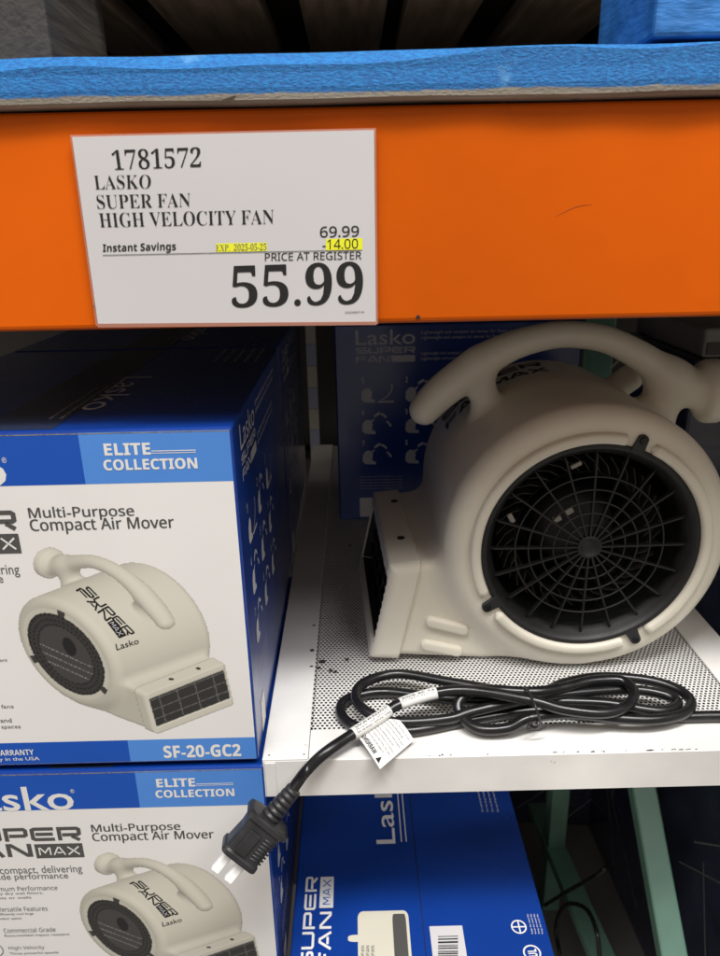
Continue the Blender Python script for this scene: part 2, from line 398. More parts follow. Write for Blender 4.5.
# price card --------------------------------------------------------------
YS = YB-0.006
sign = thing('price_card', 'white price card in clear holder on the orange beam', 'price card', onY(225, 325, YS))
sTL, sTR, sBR, sBL = onY(72, 137, YS), onY(374, 130, YS), onY(376, 322, YS), onY(98, 324, YS)
def card_slab(name, q, t, material, parent):
    v = [Vector(p) for p in q]; w = [p+Vector((0, t, 0)) for p in v]
    return mesh_ob(name, v+w, [(0, 1, 2, 3), (7, 6, 5, 4), (0, 4, 5, 1), (1, 5, 6, 2), (2, 6, 7, 3), (3, 7, 4, 0)], material, parent)
card_slab('card', [sBL, sBR, sTR, sTL], 0.0008, PAPER, sign)
HOLD = mat('clear_plastic_holder', (0.62, 0.30, 0.22), 0.18, alpha=0.55)
q = [onY(98, 327.5, YS-.0004), onY(376.5, 325, YS-.0004), onY(376.5, 321.5, YS-.0004), onY(98, 323.6, YS-.0004)]
card_slab('holder_lip', q, 0.004, HOLD, sign)
q = [onY(96, 326, YS+.0014), onY(378, 324, YS+.0014), onY(376, 128, YS+.0014), onY(70, 135, YS+.0014)]
card_slab('holder_back', q, 0.0012, HOLD, sign)
def sq(x0, yt0, yb0, x1, yt1, yb1, skew=0.0):
    """quad on the card from pixels: left edge top/bottom, right edge top/bottom"""
    return [onY(x0+skew, yb0, YS), onY(x1, yb1, YS), onY(x1, yt1, YS), onY(x0, yt0, YS)]
for (t, st, off2, qd) in (
    ('1781572', 'serif', -0.0095, sq(111, 150, 170, 201, 147, 167, 3)),
    ('LASKO', 'serif', -0.0105, sq(93.5, 175.5, 189.5, 151, 174.5, 188.5, 2)),
    ('SUPER FAN', 'serif', -0.0105, sq(96, 195, 209, 190.5, 193, 207, 2)),
    ('HIGH VELOCITY FAN', 'serif', -0.0105, sq(98.5, 213, 227.5, 274, 209.5, 224, 2)),
    ('69.99', 'light', 0.006, sq(320, 226.5, 237.5, 359, 225.5, 236.5)),
    ('-14.00', 'light', 0.0, sq(322.5, 239.5, 249.5, 358, 238.5, 248.5)),
    ('Instant Savings', 'bold', 0.0, sq(103, 243.8, 254.2, 176, 242, 252.4)),
    ('EXP.  2025-05-25', 'serif', -0.0105, sq(216, 244.3, 251, 266.5, 243.2, 250)),
    ('PRICE AT REGISTER', 'light', 0.004, sq(265, 253, 261, 361.5, 251.2, 259.2)),
    ('55.99', 'serif', 0.0, sq(231, 265.5, 308, 363, 261, 304, 1)),
    ('2025050714', 'light', 0.0, sq(345, 311.5, 313.5, 364, 311, 313))):
    Print().text(t, qd, st, off2).build('lettering', BLACKINK if 'EXP' not in t else GREYINK, sign)
Print().rect(sq(216, 243.5, 252, 267, 242.5, 251), 0.00012).rect(sq(326, 239, 251, 362.5, 238, 250), 0.00012).build('highlight', YELLOW, sign)
Print().rect(sq(103, 254.8, 255.5, 362, 249.6, 250.3)).build('rule', GREYINK, sign)

# ------------------------------------------------------------------ shelf
XPL = onZ(308, 759, SHZ).x; XPR = onZ(720, 683, SHZ).x
XR = XPR+(XPL-XL)
SHB = 1.56
shelf = thing('wire_shelf', 'white metal shelf with perforated deck and scuffed paint', 'shelf', (XL, YF, RAILZ)); shelf.name = 'metal_shelf'
YP = onZ(315, 729, SHZ).y
def rail():
    bm = box_bm(XL, XR+0.9, YF, YF+0.0022, RAILZ, SHZ-0.001, 0.0008, 1)
    return bm_ob('front_rail', bm, WHITE_PAINT, shelf)
rail()
box('front_strip', XPL+0.0004, XPR-0.0004, YF+0.0005, YP, SHZ-0.0022, SHZ-0.0006, WHITE_PAINT, shelf, 0.0005, 1)
box('side_strip', XL, XPL, YF+0.0003, SHB, SHZ-0.002, SHZ+0.0007, WHITE_PAINT, shelf, 0.0006, 1)
box('side_strip', XPR, XR, YF+0.0003, SHB, SHZ-0.002, SHZ+0.0007, WHITE_PAINT, shelf, 0.0006, 1)
box('side_lip', XL, XL+0.002, YF+0.003, SHB, RAILZ, SHZ-0.0025, WHITE_PAINT, shelf)
box('end_plate', XL+0.0025, XL+0.012, YF-0.0012, YF-0.0001, RAILZ+0.002, SHZ-0.003, WHITE_PAINT, shelf)
for x in (XL+0.006, XPL-0.004):
    bm = bmesh.new(); bmesh.ops.create_cone(bm, cap_ends=True, segments=10, radius1=0.0009, radius2=0.0006, depth=0.0006)
    bm.transform(Matrix.Translation((x, YF+0.006, SHZ+0.0009))); bm_ob('fastener_dot', bm, DARKBOX, shelf)
def perforated():
    p = 0.0047; dy = p*math.sqrt(3)/2; R = p/math.sqrt(3); r = 0.00148
    nx = int((XPR-XPL)/p)+1; ny = int((SHB-YP)/dy)
    V = []; F = []
    hexo = np.array([(R*math.sin(math.pi/3*k), R*math.cos(math.pi/3*k)) for k in range(6)])
    inn = np.array([(r*math.sin(math.pi/6*k), r*math.cos(math.pi/6*k)) for k in range(12)])
    cell = np.vstack([hexo, inn]); cf = []
    for k in range(6):
        a = 6+2*k; cf += [(k, 6+(2*k+1) % 12, a), (k, (k+1) % 6, 6+(2*k+1) % 12), ((k+1) % 6, 6+(2*k+2) % 12, 6+(2*k+1) % 12)]
    cf = np.array(cf)
    ii, jj = np.meshgrid(np.arange(nx), np.arange(ny)); ii = ii.ravel(); jj = jj.ravel()
    cx = XPL+p*(ii+0.5*(jj % 2)); cy = YP+0.002+dy*jj
    ok = (cx > XPL+p*0.3) & (cx < XPR-p*0.3); cx = cx[ok]; cy = cy[ok]; n = len(cx)
    P = np.zeros((n, 18, 3)); P[:, :, 0] = cx[:, None]+cell[None, :, 0]; P[:, :, 1] = cy[:, None]+cell[None, :, 1]; P[:, :, 2] = SHZ-0.0012
    P = P.reshape(-1, 3); Fa = (cf[None]+(np.arange(n)*18)[:, None, None]).reshape(-1, 3)[:, ::-1]
    me = bpy.data.meshes.new('perforated_deck')
    me.vertices.add(len(P)); me.vertices.foreach_set('co', P.ravel())
    me.loops.add(Fa.size); me.loops.foreach_set('vertex_index', Fa.ravel().astype(np.int32))
    me.polygons.add(len(Fa)); me.polygons.foreach_set('loop_start', np.arange(0, Fa.size, 3, dtype=np.int32))
    me.update(calc_edges=True); me.validate()
    return finish('perforated_deck', me, PERF, shelf)
perforated()
for (px, py, s) in ((350, 546, 1.0), (314, 626, .8), (312, 651, 1.0), (311, 667, .8), (322, 662, 1.3), (331, 671, 1.4), (336, 672, 0.9), (347, 660, .7), (319, 668, .7)):   # bits of black debris
    c = onZ(px, py, SHZ); bm = bmesh.new()
    bmesh.ops.create_icosphere(bm, subdivisions=1, radius=0.0023*s)
    for v in bm.verts: v.co *= random.uniform(0.6, 1.4); v.co.z *= 0.4; v.co.x *= random.uniform(0.8, 1.6)
    bm.transform(Matrix.Translation((c.x, c.y, SHZ+0.0008))); bm_ob('paint_chip', bm, DARKIN, shelf)
for k in range(24):                                             # chipped paint along the front edge
    px = random.choice([random.uniform(330, 700), random.uniform(540, 700)]); c = onZ(px, 753, SHZ); w = random.choice((.0006, .0009, .0014, .0022, .0042))*random.uniform(.7, 1.2)
    z = SHZ-0.0004
    y0 = YF+random.uniform(0.0005, 0.0012)
    mesh_ob('paint_chip', [(c.x-w, y0, z), (c.x+w*.3, y0-.0001, z), (c.x+w, y0+.0004, z), (c.x+w*.2, y0+random.uniform(.001, .0026), z), (c.x-w*.6, y0+.0012, z)], [(0, 1, 2, 3, 4)], DARKIN if k % 4 else RAWCARD, shelf)

# ================================================================== fan shape as a distance field (used for the real fan and for the printed pictures)
FW = 0.272; FR = 0.150; NY0, NY1 = 0.019, 0.260
FY = 0.68
FO = onY(590, 548, FY)
SHEAR = 0.045
NOZ = np.array([(-.205, -.030), (-.120, -.022), (0, .005), (0.01, -.147), (-.10, -.1505), (-.228, -.141)])
def poly_sdf(x, z, V):
    d = (x-V[0][0])**2+(z-V[0][1])**2; s = np.ones_like(x); n = len(V); j = n-1
    for i in range(n):
        ex, ez = V[j]-V[i]; wx = x-V[i][0]; wz = z-V[i][1]
        t = np.clip((wx*ex+wz*ez)/(ex*ex+ez*ez), 0, 1); bx = wx-ex*t; bz = wz-ez*t
        d = np.minimum(d, bx*bx+bz*bz)
        c1 = z >= V[i][1]; c2 = z < V[j][1]; c3 = ex*wz > ez*wx
        flip = (c1 & c2 & c3) | (~c1 & ~c2 & ~c3); s = np.where(flip, -s, s); j = i
    return s*np.sqrt(d)
def extrude(d2, y, y0, y1, r):
    w = np.abs(y-(y0+y1)/2)-(y1-y0)/2+r; a = d2+r
    return np.minimum(np.maximum(a, w), 0)+np.hypot(np.maximum(a, 0), np.maximum(w, 0))-r
def smin(a, b, k):
    h = np.clip(0.5+0.5*(b-a)/k, 0, 1); return b+(a-b)*h-k*h*(1-h)
T0 = np.array((-.205, -.030)); T1 = np.array((-.228, -.138)); TT = (T1-T0)/np.linalg.norm(T1-T0); TN = np.array((TT[1], -TT[0]))   # outward normal of the outlet
if TN[0] > 0: TN = -TN
def outlet(x, y, z):
    x = x+SHEAR*(y-NY0)
    s = (x-T0[0])*TT[0]+(z-T0[1])*TT[1]; n = (x-T0[0])*TN[0]+(z-T0[1])*TN[1]
    return s, n
OUT_S0, OUT_S1, OUT_Y0, OUT_Y1 = 0.013, 0.098, NY0+0.0075, NY1-0.0075
def opening(x, y, z):
    s, n = outlet(x, y, z); r = 0.003
    a = np.abs(s-(OUT_S0+OUT_S1)/2)-(OUT_S1-OUT_S0)/2+r; b = np.abs(y-(OUT_Y0+OUT_Y1)/2)-(OUT_Y1-OUT_Y0)/2+r
    return np.minimum(np.maximum(a, b), 0)+np.hypot(np.maximum(a, 0), np.maximum(b, 0))-r, n
def body_solid(x, y, z):
    rr = np.hypot(x, z)
    c = extrude(rr-FR, y, 0, FW, 0.021)
    nz = extrude(poly_sdf(x+SHEAR*(y-NY0), z, NOZ), y, NY0+.005, NY1-0.005, 0.012)
    d = smin(c, nz, 0.024)
    bump = np.sqrt((x+.122)**2+(y-.125)**2+(z+.018)**2)-0.0055           # little moulded nub on the outlet duct
    return smin(d, bump, 0.003)
def body_sdf(x, y, z):
    d = body_solid(x, y, z); rr = np.hypot(x, z)
    d = np.maximum(d, -np.maximum(np.maximum(rr-0.108, y-0.20), -(y+.05)))
    o, n = opening(x, y, z)
    return np.maximum(d, -np.maximum(o-0.002, -(n+0.029)))
def frame_sdf(x, y, z):
    s, n = outlet(x, y, z)
    d = extrude(poly_sdf(x+SHEAR*(y-NY0), z, NOZ)-0.003, y, NY0, NY1, 0.012)
    d = np.maximum(d, -(n+0.030)); o, _ = opening(x, y, z)
    return np.maximum(d, -o)
HPX = ((424.5, 409.5, .0190), (436, 397, .0205), (452, 383.5, .0215), (481, 362, .0205), (514, 345, .0175), (551, 335.5, .0160), (580, 335, .0158), (609, 340.5, .0160), (640, 356, .0175), (667, 375, .0205), (697, 390, .0235))
def hloc(px, py): p = onY(px, py, FY+FW/2); return (p.x-FO.x, p.z-FO.z)
HND = [(*hloc(px, py), r*.94) for (px, py, r) in HPX]
def capsule(x, y, z, a, b, ra, rb, sy=1.0):
    ax, az = a; bx, bz = b; dx = bx-ax; dz = bz-az; t = np.clip(((x-ax)*dx+(z-az)*dz)/(dx*dx+dz*dz), 0, 1)
    return np.sqrt((x-ax-dx*t)**2+(z-az-dz*t)**2+((y-FW/2)*sy)**2)-(ra+(rb-ra)*t)
CUP = hloc(710, 391)
def handle_solid(x, y, z):
    pts = [Vector((p[0], p[2], p[1])) for p in HND]; cm = catmull(pts, 3); d = None
    for i in range(len(cm)-1):
        c = capsule(x, y, z, (cm[i].x, cm[i].z), (cm[i+1].x, cm[i+1].z), cm[i].y, cm[i+1].y, 0.88)
        d = c if d is None else np.minimum(d, c)
    f1 = capsule(x, y, z, hloc(479, 364), hloc(488, 428), .0155, .0165); f2 = capsule(x, y, z, hloc(668, 378), hloc(652, 425), .0200, .0240)
    d = smin(d, f1, 0.012); d = smin(d, f2, 0.018)
    w = np.abs(x-CUP[0])-.012+.008; a = np.hypot(y-FW/2, z-CUP[1])-.037+.008                # round foot at the rear end
    disc = np.minimum(np.maximum(a, w), 0)+np.hypot(np.maximum(a, 0), np.maximum(w, 0))-.008
    return smin(d, disc, 0.014)
def hook_solid(x, y, z):
    yy = y-(FW-.046); dx, dz = .040, .030; ax, az = .070, .100
    t = np.clip(((x-ax)*dx+(z-az)*dz)/(dx*dx+dz*dz), 0, 1)
    return np.sqrt((x-ax-dx*t)**2+(z-az-dz*t)**2+yy**2)-.017
def handle_sdf(x, y, z):
    b = body_solid(x, y, z); h = handle_solid(x, y, z)
    return np.maximum(smin(h, b+0.0008, 0.016), h-0.022)
def net(fn, lo, hi, h):
    lo = np.array(lo, float); hi = np.array(hi, float); n = np.ceil((hi-lo)/h).astype(int)+1
    X, Y, Z = np.meshgrid(*[lo[i]+h*np.arange(n[i]) for i in range(3)], indexing='ij')
    D = fn(X, Y, Z); S = D < 0
    acc = np.zeros(tuple(n-1)+(3,)); cnt = np.zeros(tuple(n-1))
    for ax in range(3):
        sl0 = [slice(None)]*3; sl1 = [slice(None)]*3; sl0[ax] = slice(0, -1); sl1[ax] = slice(1, None)
        a = D[tuple(sl0)]; b = D[tuple(sl1)]; cr = (a < 0) != (b < 0); t = np.where(cr, a/np.where(cr, a-b, 1), 0)
        o1, o2 = [k for k in range(3) if k != ax]
        for u in (0, 1):
            for v in (0, 1):
                s = [slice(None)]*3; s[o1] = slice(u, n[o1]-1+u); s[o2] = slice(v, n[o2]-1+v); s = tuple(s)
                c = cr[s]; cnt += c; acc[..., ax] += np.where(c, t[s], 0); acc[..., o1] += np.where(c, u, 0); acc[..., o2] += np.where(c, v, 0)
    act = cnt > 0; idx = -np.ones(act.shape, int); idx[act] = np.arange(act.sum())
    I = np.argwhere(act); V = lo+h*(I+acc[act]/cnt[act][:, None]); F = []
    for ax in range(3):
        o1, o2 = [(1, 2), (2, 0), (0, 1)][ax]
        sl0 = [slice(None)]*3; sl1 = [slice(None)]*3; sl0[ax] = slice(0, -1); sl1[ax] = slice(1, None)
        a = S[tuple(sl0)]; b = S[tuple(sl1)]; E_ = np.argwhere(a != b); E_ = E_[(E_[:, o1] > 0) & (E_[:, o2] > 0) & (E_[:, o1] < n[o1]-1) & (E_[:, o2] < n[o2]-1)]
        ins = a[tuple(E_.T)]; q = []
        for (u, v) in ((-1, -1), (0, -1), (0, 0), (-1, 0)):
            e = E_.copy(); e[:, o1] += u; e[:, o2] += v; q.append(idx[tuple(e.T)])
        q = np.stack(q, 1); q[~ins] = q[~ins][:, ::-1]; F.append(q)
    F = np.vstack(F)
    e = 0.0004
    for _ in range(3):                                    # pull the vertices onto the surface
        x, y, z = V.T; d = fn(x, y, z)
        g = np.stack([fn(x+e, y, z)-fn(x-e, y, z), fn(x, y+e, z)-fn(x, y-e, z), fn(x, y, z+e)-fn(x, y, z-e)], 1)/(2*e)
        gl = np.maximum((g*g).sum(1), 0.3); V = V-np.clip(d/gl, -h*0.5, h*0.5)[:, None]*g*0.8
    return V, F
def net_ob(name, fn, lo, hi, h, origin, material, parent):
    V, F = net(fn, lo, hi, h); V = V+np.array(origin)
    me = bpy.data.meshes.new(name); me.vertices.add(len(V)); me.vertices.foreach_set('co', V.ravel())
    me.loops.add(F.size); me.loops.foreach_set('vertex_index', F.ravel().astype(np.int32))
    me.polygons.add(len(F)); me.polygons.foreach_set('loop_start', np.arange(0, F.size, 4, dtype=np.int32))
    me.update(calc_edges=True); me.validate()
    return finish(name, me, material, parent, True)

# ------------------------------------------------------------------ the picture printed on the cartons
def fan_picture(nw=300):
    """parallel view of the fan from its outlet side: colours per picture point, 0..1 coordinates"""
    az, el = math.radians(41), math.radians(31); view = np.array((-math.cos(az)*math.cos(el), math.sin(az)*math.cos(el), math.sin(el))); view /= np.linalg.norm(view)
    right = np.cross(np.array((0, 0, 1.0)), view); right /= np.linalg.norm(right); up = np.cross(view, right)
    roll = math.radians(-2); right, up = right*math.cos(roll)-up*math.sin(roll), up*math.cos(roll)+right*math.sin(roll)
    half = 0.27; nh = nw
    gx, gy = np.meshgrid(np.linspace(-half, half, nw), np.linspace(-half, half, nh))
    C = np.array((-.02, FW/2, .02))
    P = C+gx.ravel()[:, None]*right+gy.ravel()[:, None]*up+view*0.5
    def full(x, y, z):
        d = np.minimum(smin(body_solid(x, y, z), handle_solid(x, y, z), .014), frame_solid(x, y, z))
        o, n = opening(x, y, z); return np.maximum(d, -np.maximum(o, -(n+0.012)))
    def frame_solid(x, y, z):
        s, n = outlet(x, y, z); return np.maximum(extrude(poly_sdf(x+SHEAR*(y-NY0), z, NOZ)-0.003, y, NY0, NY1, 0.012), -(n+0.030))
    t = np.zeros(len(P)); act = np.arange(len(P)); hit = np.zeros(len(P), bool)
    for _ in range(70):
        p = P[act]-view*t[act][:, None]; d = full(*p.T); t[act] += d*0.9
        h = d < 0.0005; hit[act[h]] = True; act = act[(~h) & (t[act] < 1.0)]
        if len(act) == 0: break
    H = np.where(hit)[0]; p = P[H]-view*t[H][:, None]; x, y, z = p.T; e = 0.003
    g = np.stack([full(x+e, y, z)-full(x-e, y, z), full(x, y+e, z)-full(x, y-e, z), full(x, y, z+e)-full(x, y, z-e)], 1); g /= np.linalg.norm(g, axis=1)[:, None]+1e-9
    key = np.array((-.45, .25, .85)); key /= np.linalg.norm(key)
    lam = np.clip(g@key, 0, 1); rim = np.clip(g@view, 0, 1)
    sh = 0.42+0.42*lam+0.22*rim
    col = np.array((0.66, 0.635, 0.545))*np.clip(sh, 0, 1.1)[:, None]
    rr = np.hypot(x, z); ang = np.arctan2(z, x)
    disc = (y > FW-0.006) & (rr < 0.112)
    tabs = (y > FW-0.02) & (rr < 0.128) & (np.abs(((ang*180/math.pi-30) % 120)-60) < 5)
    ringz = (np.mod(rr, 0.013) < 0.006) & (np.mod(ang*24/math.pi, 1) < 0.55) & (rr > 0.075)
    col[disc | tabs] = (0.035, 0.033, 0.032); col[disc & ringz] = (0.012, 0.012, 0.012)
    panel = disc & (rr < 0.078); col[panel] = (0.05, 0.048, 0.046)
    knob = disc & (np.hypot((x+.012)/1.0, (z-.03)/1.3) < 0.02); col[knob] = (0.012, 0.012, 0.012)
    lines = panel & (np.abs(np.mod(z+.004, 0.022)) < 0.0028) & (z < 0.012) & (z > -.062) & (np.mod(x*140, 1) < 0.75); col[lines] = (0.25, 0.24, 0.23)
    ring2 = (y > FW-0.006) & (rr >= 0.112) & (rr < 0.124); col[ring2] *= 1.13
    o, n = opening(x, y, z); s, _ = outlet(x, y, z)
    inn = (o < 0.001) & (n < -0.004) & (n > -0.02); col[inn] = (0.03, 0.029, 0.028)
    bars = inn & ((np.abs(np.mod(s-OUT_S0, 0.027)-0.0135) < 0.0012) | (np.abs(np.mod(y-OUT_Y0, 0.053)-0.0265) < 0.0014)); col[bars] = (0.12, 0.118, 0.115)
    for yy in (0.085, 0.165):
        hole = (np.hypot(x+.190+SHEAR*(y-NY0), (y-yy)) < 0.0055) & (z > -.04) & (g[:, 2] > .6); col[hole] = (0.02, 0.02, 0.02)
    full_c = np.zeros((len(P), 3)); full_c[H] = col; M = hit.reshape(nh, nw)
    ys_, xs_ = np.where(M); x0, x1, y0, y1 = xs_.min(), xs_.max(), ys_.min(), ys_.max()
    idx = -np.ones((nh, nw), int); idx[M] = np.arange(M.sum())
    V = np.stack([(xs_-x0)/(x1-x0), (ys_-y0)/(y1-y0)], 1); cols = full_c.reshape(nh, nw, 3)[M]
    a = idx[:-1, :-1]; b = idx[:-1, 1:]; c = idx[1:, 1:]; d = idx[1:, :-1]; ok = (a >= 0) & (b >= 0) & (c >= 0) & (d >= 0)
    F = [tuple(q) for q in np.stack([a[ok], b[ok], c[ok], d[ok]], 1)]
    for m_, tri in (((a < 0), (b, c, d)), ((b < 0), (a, c, d)), ((c < 0), (a, b, d)), ((d < 0), (a, b, c))):
        k = m_ & (tri[0] >= 0) & (tri[1] >= 0) & (tri[2] >= 0); F += [tuple(q) for q in np.stack([tri[0][k], tri[1][k], tri[2][k]], 1)]
    return V, F, cols
def picture_material():
    m = bpy.data.materials.new('printed_picture'); m.use_nodes = True; b = m.node_tree.nodes['Principled BSDF']; b.inputs['Roughness'].default_value = 0.38
    a = m.node_tree.nodes.new('ShaderNodeAttribute'); a.attribute_name = 'print'; m.node_tree.links.new(a.outputs['Color'], b.inputs['Base Color']); return m
PICM = picture_material()
PIC = fan_picture()

# ================================================================== cartons
XC = (onY(228, 428, YF).x*0.5+onY(262, 757, YF).x*0.5)
CT = onY(225, 427, YF).z; CB = SHZ+0.0003
CW, CD, CH = 0.345, 0.385, CT-CB
def carton_shell(name, x0, x1, y0, y1, z0, z1, mats, fm, parent, bevel=0.0022):
    bm = box_bm(x0, x1, y0, y1, z0, z1, bevel, 2)
    bm.normal_update()
    for f in bm.faces:
        n = f.normal; f.material_index = fm(n, f.calc_center_median())
    return bm_ob(name, bm, mats, parent)
carton = thing('fan_carton', 'upper blue and white fan carton left of the shelf, front row', 'carton', (XC, YF, CB), 'blue and white fan cartons stacked left of the shelf')
carton_shell('carton_body', XC-CW, XC, YF, YF+CD, CB, CT, [BOXBLUE, BOXWHITE], lambda n, c: 1 if n.y < -0.985 else 0, carton)
DZL = CT-onY(250, 766, YF).z                          # how far the lower carton sits below the upper one
def fr(xl, xr, yt, yb, low=False):
    """rectangle on the carton front, from pixel bounds read on the upper (or the lower) carton"""
    ym = (yt+yb)/2; xm = (xl+xr)/2; dz = DZL if low else 0; dx = -.008 if low else 0
    X0, X1 = onY(xl, ym, YF).x+dx, onY(xr, ym, YF).x+dx; Z1, Z0 = onY(xm, yt, YF).z+dz, onY(xm, yb, YF).z+dz
    return [Vector((X0, YF, Z0)), Vector((X1, YF, Z0)), Vector((X1, YF, Z1)), Vector((X0, YF, Z1))]
def frz(X0, X1, Z0, Z1): return [Vector((X0, YF, Z0)), Vector((X1, YF, Z0)), Vector((X1, YF, Z1)), Vector((X0, YF, Z1))]
ZB1 = onY(228, 481, YF).z; ZB0 = onY(255, 737, YF).z
XE = onY(82, 460, YF).x; XM = onY(129, 750, YF).x
Print().rect(frz(XC-CW+.0025, XE, ZB1, CT-.0022), .0001).rect(frz(XC-CW+.0025, XM, CB+.0025, ZB0), .0001).build('printed_band', BANDBLUE, carton)
Print().rect(frz(XE, XC-.0021, ZB1, CT-.0022), .0001).rect(frz(XM, XC-.0021, CB+.0025, ZB0), .0001).build('printed_panel', LIGHTBLUE, carton)
Print().rect(frz(XC-CW+.003, XC-.002, CT-.0034, CT-.0026), .0002).build('raw_flap_edge', RAWCARD, carton)
pr = Print()
pr.text('ELITE', fr(104, 150.5, 443, 455), 'bold', .012); pr.rect(fr(151.5, 196, 450, 450.9)).rect(fr(151.5, 196, 452.3, 453))
pr.text('COLLECTION', fr(103.5, 197.5, 458.5, 469.5), 'bold', .012)
pr.text('SF-20-GC2', fr(163.5, 241, 744.5, 757), 'bold', .014)
pr.text('Lasko', fr(-40, 78, 786, 810, True), 'sans', .012).text('®', fr(75, 79, 788, 792, True), 'sans')
pr.text('LIMITED WARRANTY', fr(-38, 34, 750, 755.5), 'bold', .0); pr.text('Built with Quality in the USA', fr(-52, 40, 757.5, 762), 'sans', .004)
pr.build('lettering', WHITEINK, carton)
pr = Print()
pr.add(*square2d('SUPER', .24, 1.35, .2), fr(-46, 86, 827, 841.5, True)); pr.add(*square2d('FAN', .24, 1.35, .2), fr(-46, 37, 843, 857, True))
q = fr(40, 88, 842.5, 856.5, True); pr.rect(q, .00028)
pr.build('display_lettering', DARKGREY, carton)
Print().add(*square2d('MAX', .17, 1.4, .25), fr(43.5, 84.5, 845, 854, True), .0005).build('lettering', WHITEINK, carton)
pr = Print()
for dx in (0, .0004):
    for (t_, q_) in (('Multi-Purpose', fr(28.5, 134, 506, 520)), ('Compact Air Mover', fr(30, 174, 517.5, 533))):
        Print().text(t_, [p_+Vector((dx, 0, dx*.3)) for p_ in q_], 'light', .0, .0003+dx*.05).build('heading', DARKGREY, carton)
pr.text('Lightweight and compact, delivering', fr(-66, 87, 865.5, 875, True), 'sans', .002); pr.text('industrial-grade performance', fr(-50, 73, 872.5, 880.5, True), 'sans', .002)
for (t1, t2, t3, y, x0, x1) in (('Maximum Performance', 'Rapidly dry wet floors,', 'carpets or walls', 885, -12, 62), ('Versatile Features', 'Efficiently cool large', 'indoor spaces', 905.5, 2, 52),
                                ('Commercial Grade', 'Roto-molded impact resistant', None, 926.5, 8, 60), ('High Velocity', 'Three powerful speeds', None, 944.5, 13, 49)):
    pr.text(t1, fr(x0, x1, y, y+4.6, True), 'light')
    pr.text(t2, fr(x0+1, x1-14 if t3 else x1+14, y+6, y+9, True), 'sans'); 
    if t3: pr.text(t3, fr(x0+2, x1-26, y+10.5, y+13.5, True), 'sans')
pr.text('Daisy chain extra fans', fr(-58, 14, 705, 710), 'sans'); pr.text('Lightweight and', fr(-40, 12, 718.5, 724), 'sans', .004); pr.text('ideal for smaller spaces', fr(-50, 21, 725, 730), 'sans')
V, F = stroke2d([(math.cos(a*math.pi/14), math.sin(a*math.pi/14)) for a in range(28)], .12, True)
for (cx, cy) in ((-26, 890), (-13, 911), (-5, 931), (0, 949)):
    pr.add(V, F, fr(cx-8, cx+8, cy-6.5, cy+6.5, True))
pr.build('small_print', GREYINK, carton, True)
V, F, cols = PIC
pq = fr(21, 228, 545, 734)
pic = Print().add(V, F, pq, .00025, False).build('printed_picture', PICM, carton)
at = pic.data.color_attributes.new('print', 'FLOAT_COLOR', 'POINT'); at.data.foreach_set('color', np.hstack([cols, np.ones((len(cols), 1))]).ravel().astype(np.float32))
def zq(*pts):                                                   # corners read in the enlarged picture (bl, br, tr, tl)
    return [onY(15+x/3.2, 530+y/3.2, YF) for (x, y) in pts]
pr = Print().add(*square2d('SUPER', .19, 1.3, .16), zq((214, 190), (362, 338), (386, 328), (236, 178)), .0005)
pr.add(*square2d('FAN', .19, 1.3, .16), zq((194, 192), (292, 292), (312, 280), (212, 182)), .0005).rect(zq((296, 296), (334, 346), (358, 336), (318, 284)), .0004)
pr.text('Lasko', zq((326, 384), (398, 362), (394, 344), (322, 364)), 'sans', .0, .0005)
pr.build('picture_lettering', BLACKINK, carton)
Print().add(*square2d('MAX', .17, 1.2, .2), zq((303, 297), (333, 338), (350, 332), (317, 291)), .00062).build('picture_lettering', SIDEINK, carton)

# art on the right-hand side: s runs from the front edge, z from the bottom
def sd(s0, s1, z0, z1): return [Vector((XC, YF+s0, CB+z0)), Vector((XC, YF+s1, CB+z0)), Vector((XC, YF+s1, CB+z1)), Vector((XC, YF+s0, CB+z1))]
pr = Print()
pr.text('Lasko', sd(.033, .125, CH*.905, CH*.975)).add(*square2d('SUPER', .19, 1.3, .18), sd(.033, .125, CH*.862, CH*.892)).add(*square2d('FAN', .19, 1.3, .18), sd(.033, .085, CH*.820, CH*.852)).rect(sd(.088, .125, CH*.820, CH*.852))
for k, (zz, w) in enumerate(((.955, .17), (.930, .16), (.855, .14), (.830, .15))): pr.text('Lightweight and compact air mover for floors and carpets', sd(.135, .135+w, CH*(zz-.008), CH*(zz+.012)))
blob = ([(0, .25), (.2, .05), (1, 0), (1, .18), (.72, .3), (.78, .72), (.6, 1), (.3, 1), (.05, .75)], [(0, 1, 2, 3, 4, 5, 6, 7, 8)])
def arc(a0, a1, w=.07, n=10): return stroke2d([(math.cos(a0+(a1-a0)*k/n), math.sin(a0+(a1-a0)*k/n)) for k in range(n+1)], w)
for r in range(3):
    for c in range(3):
        s0 = .040+c*.070; z0 = CH*(.62-r*.16)
        pr.text(str(r*3+c+1), sd(s0, s0+.004, z0+.032, z0+.041), 'bold')
        pr.add(*blob, sd(s0, s0+.022, z0, z0+.024))
        if (r, c) in ((0, 0), (0, 2)): pr.add(*arc(-1.2, .2), sd(s0+.03, s0+.05, z0+.004, z0+.03)).rect(sd(s0+.026, s0+.052, z0, z0+.003))
        else:
            for k in range(4): pr.add(*arc(.25+k*.7, .65+k*.7, .09, 5), sd(s0+.008+.032*(math.cos(.45+k*.7)*.5+.5)*1.0, s0+.018+.032*(math.cos(.45+k*.7)*.5+.5), z0+.028*math.sin(.45+k*.7), z0+.010+.028*math.sin(.45+k*.7)))
for k in range(5): pr.text('Stack and daisy chain for drying large areas quickly', sd(.035, .105, CH*(.230-.016*k), CH*(.238-.016*k)))
pr.build('side_print', SIDEINK, carton, True)
Print().rect(sd(.034, .058, CH*.015, CH*.12)).build('barcode_label', WHITEINK, carton)
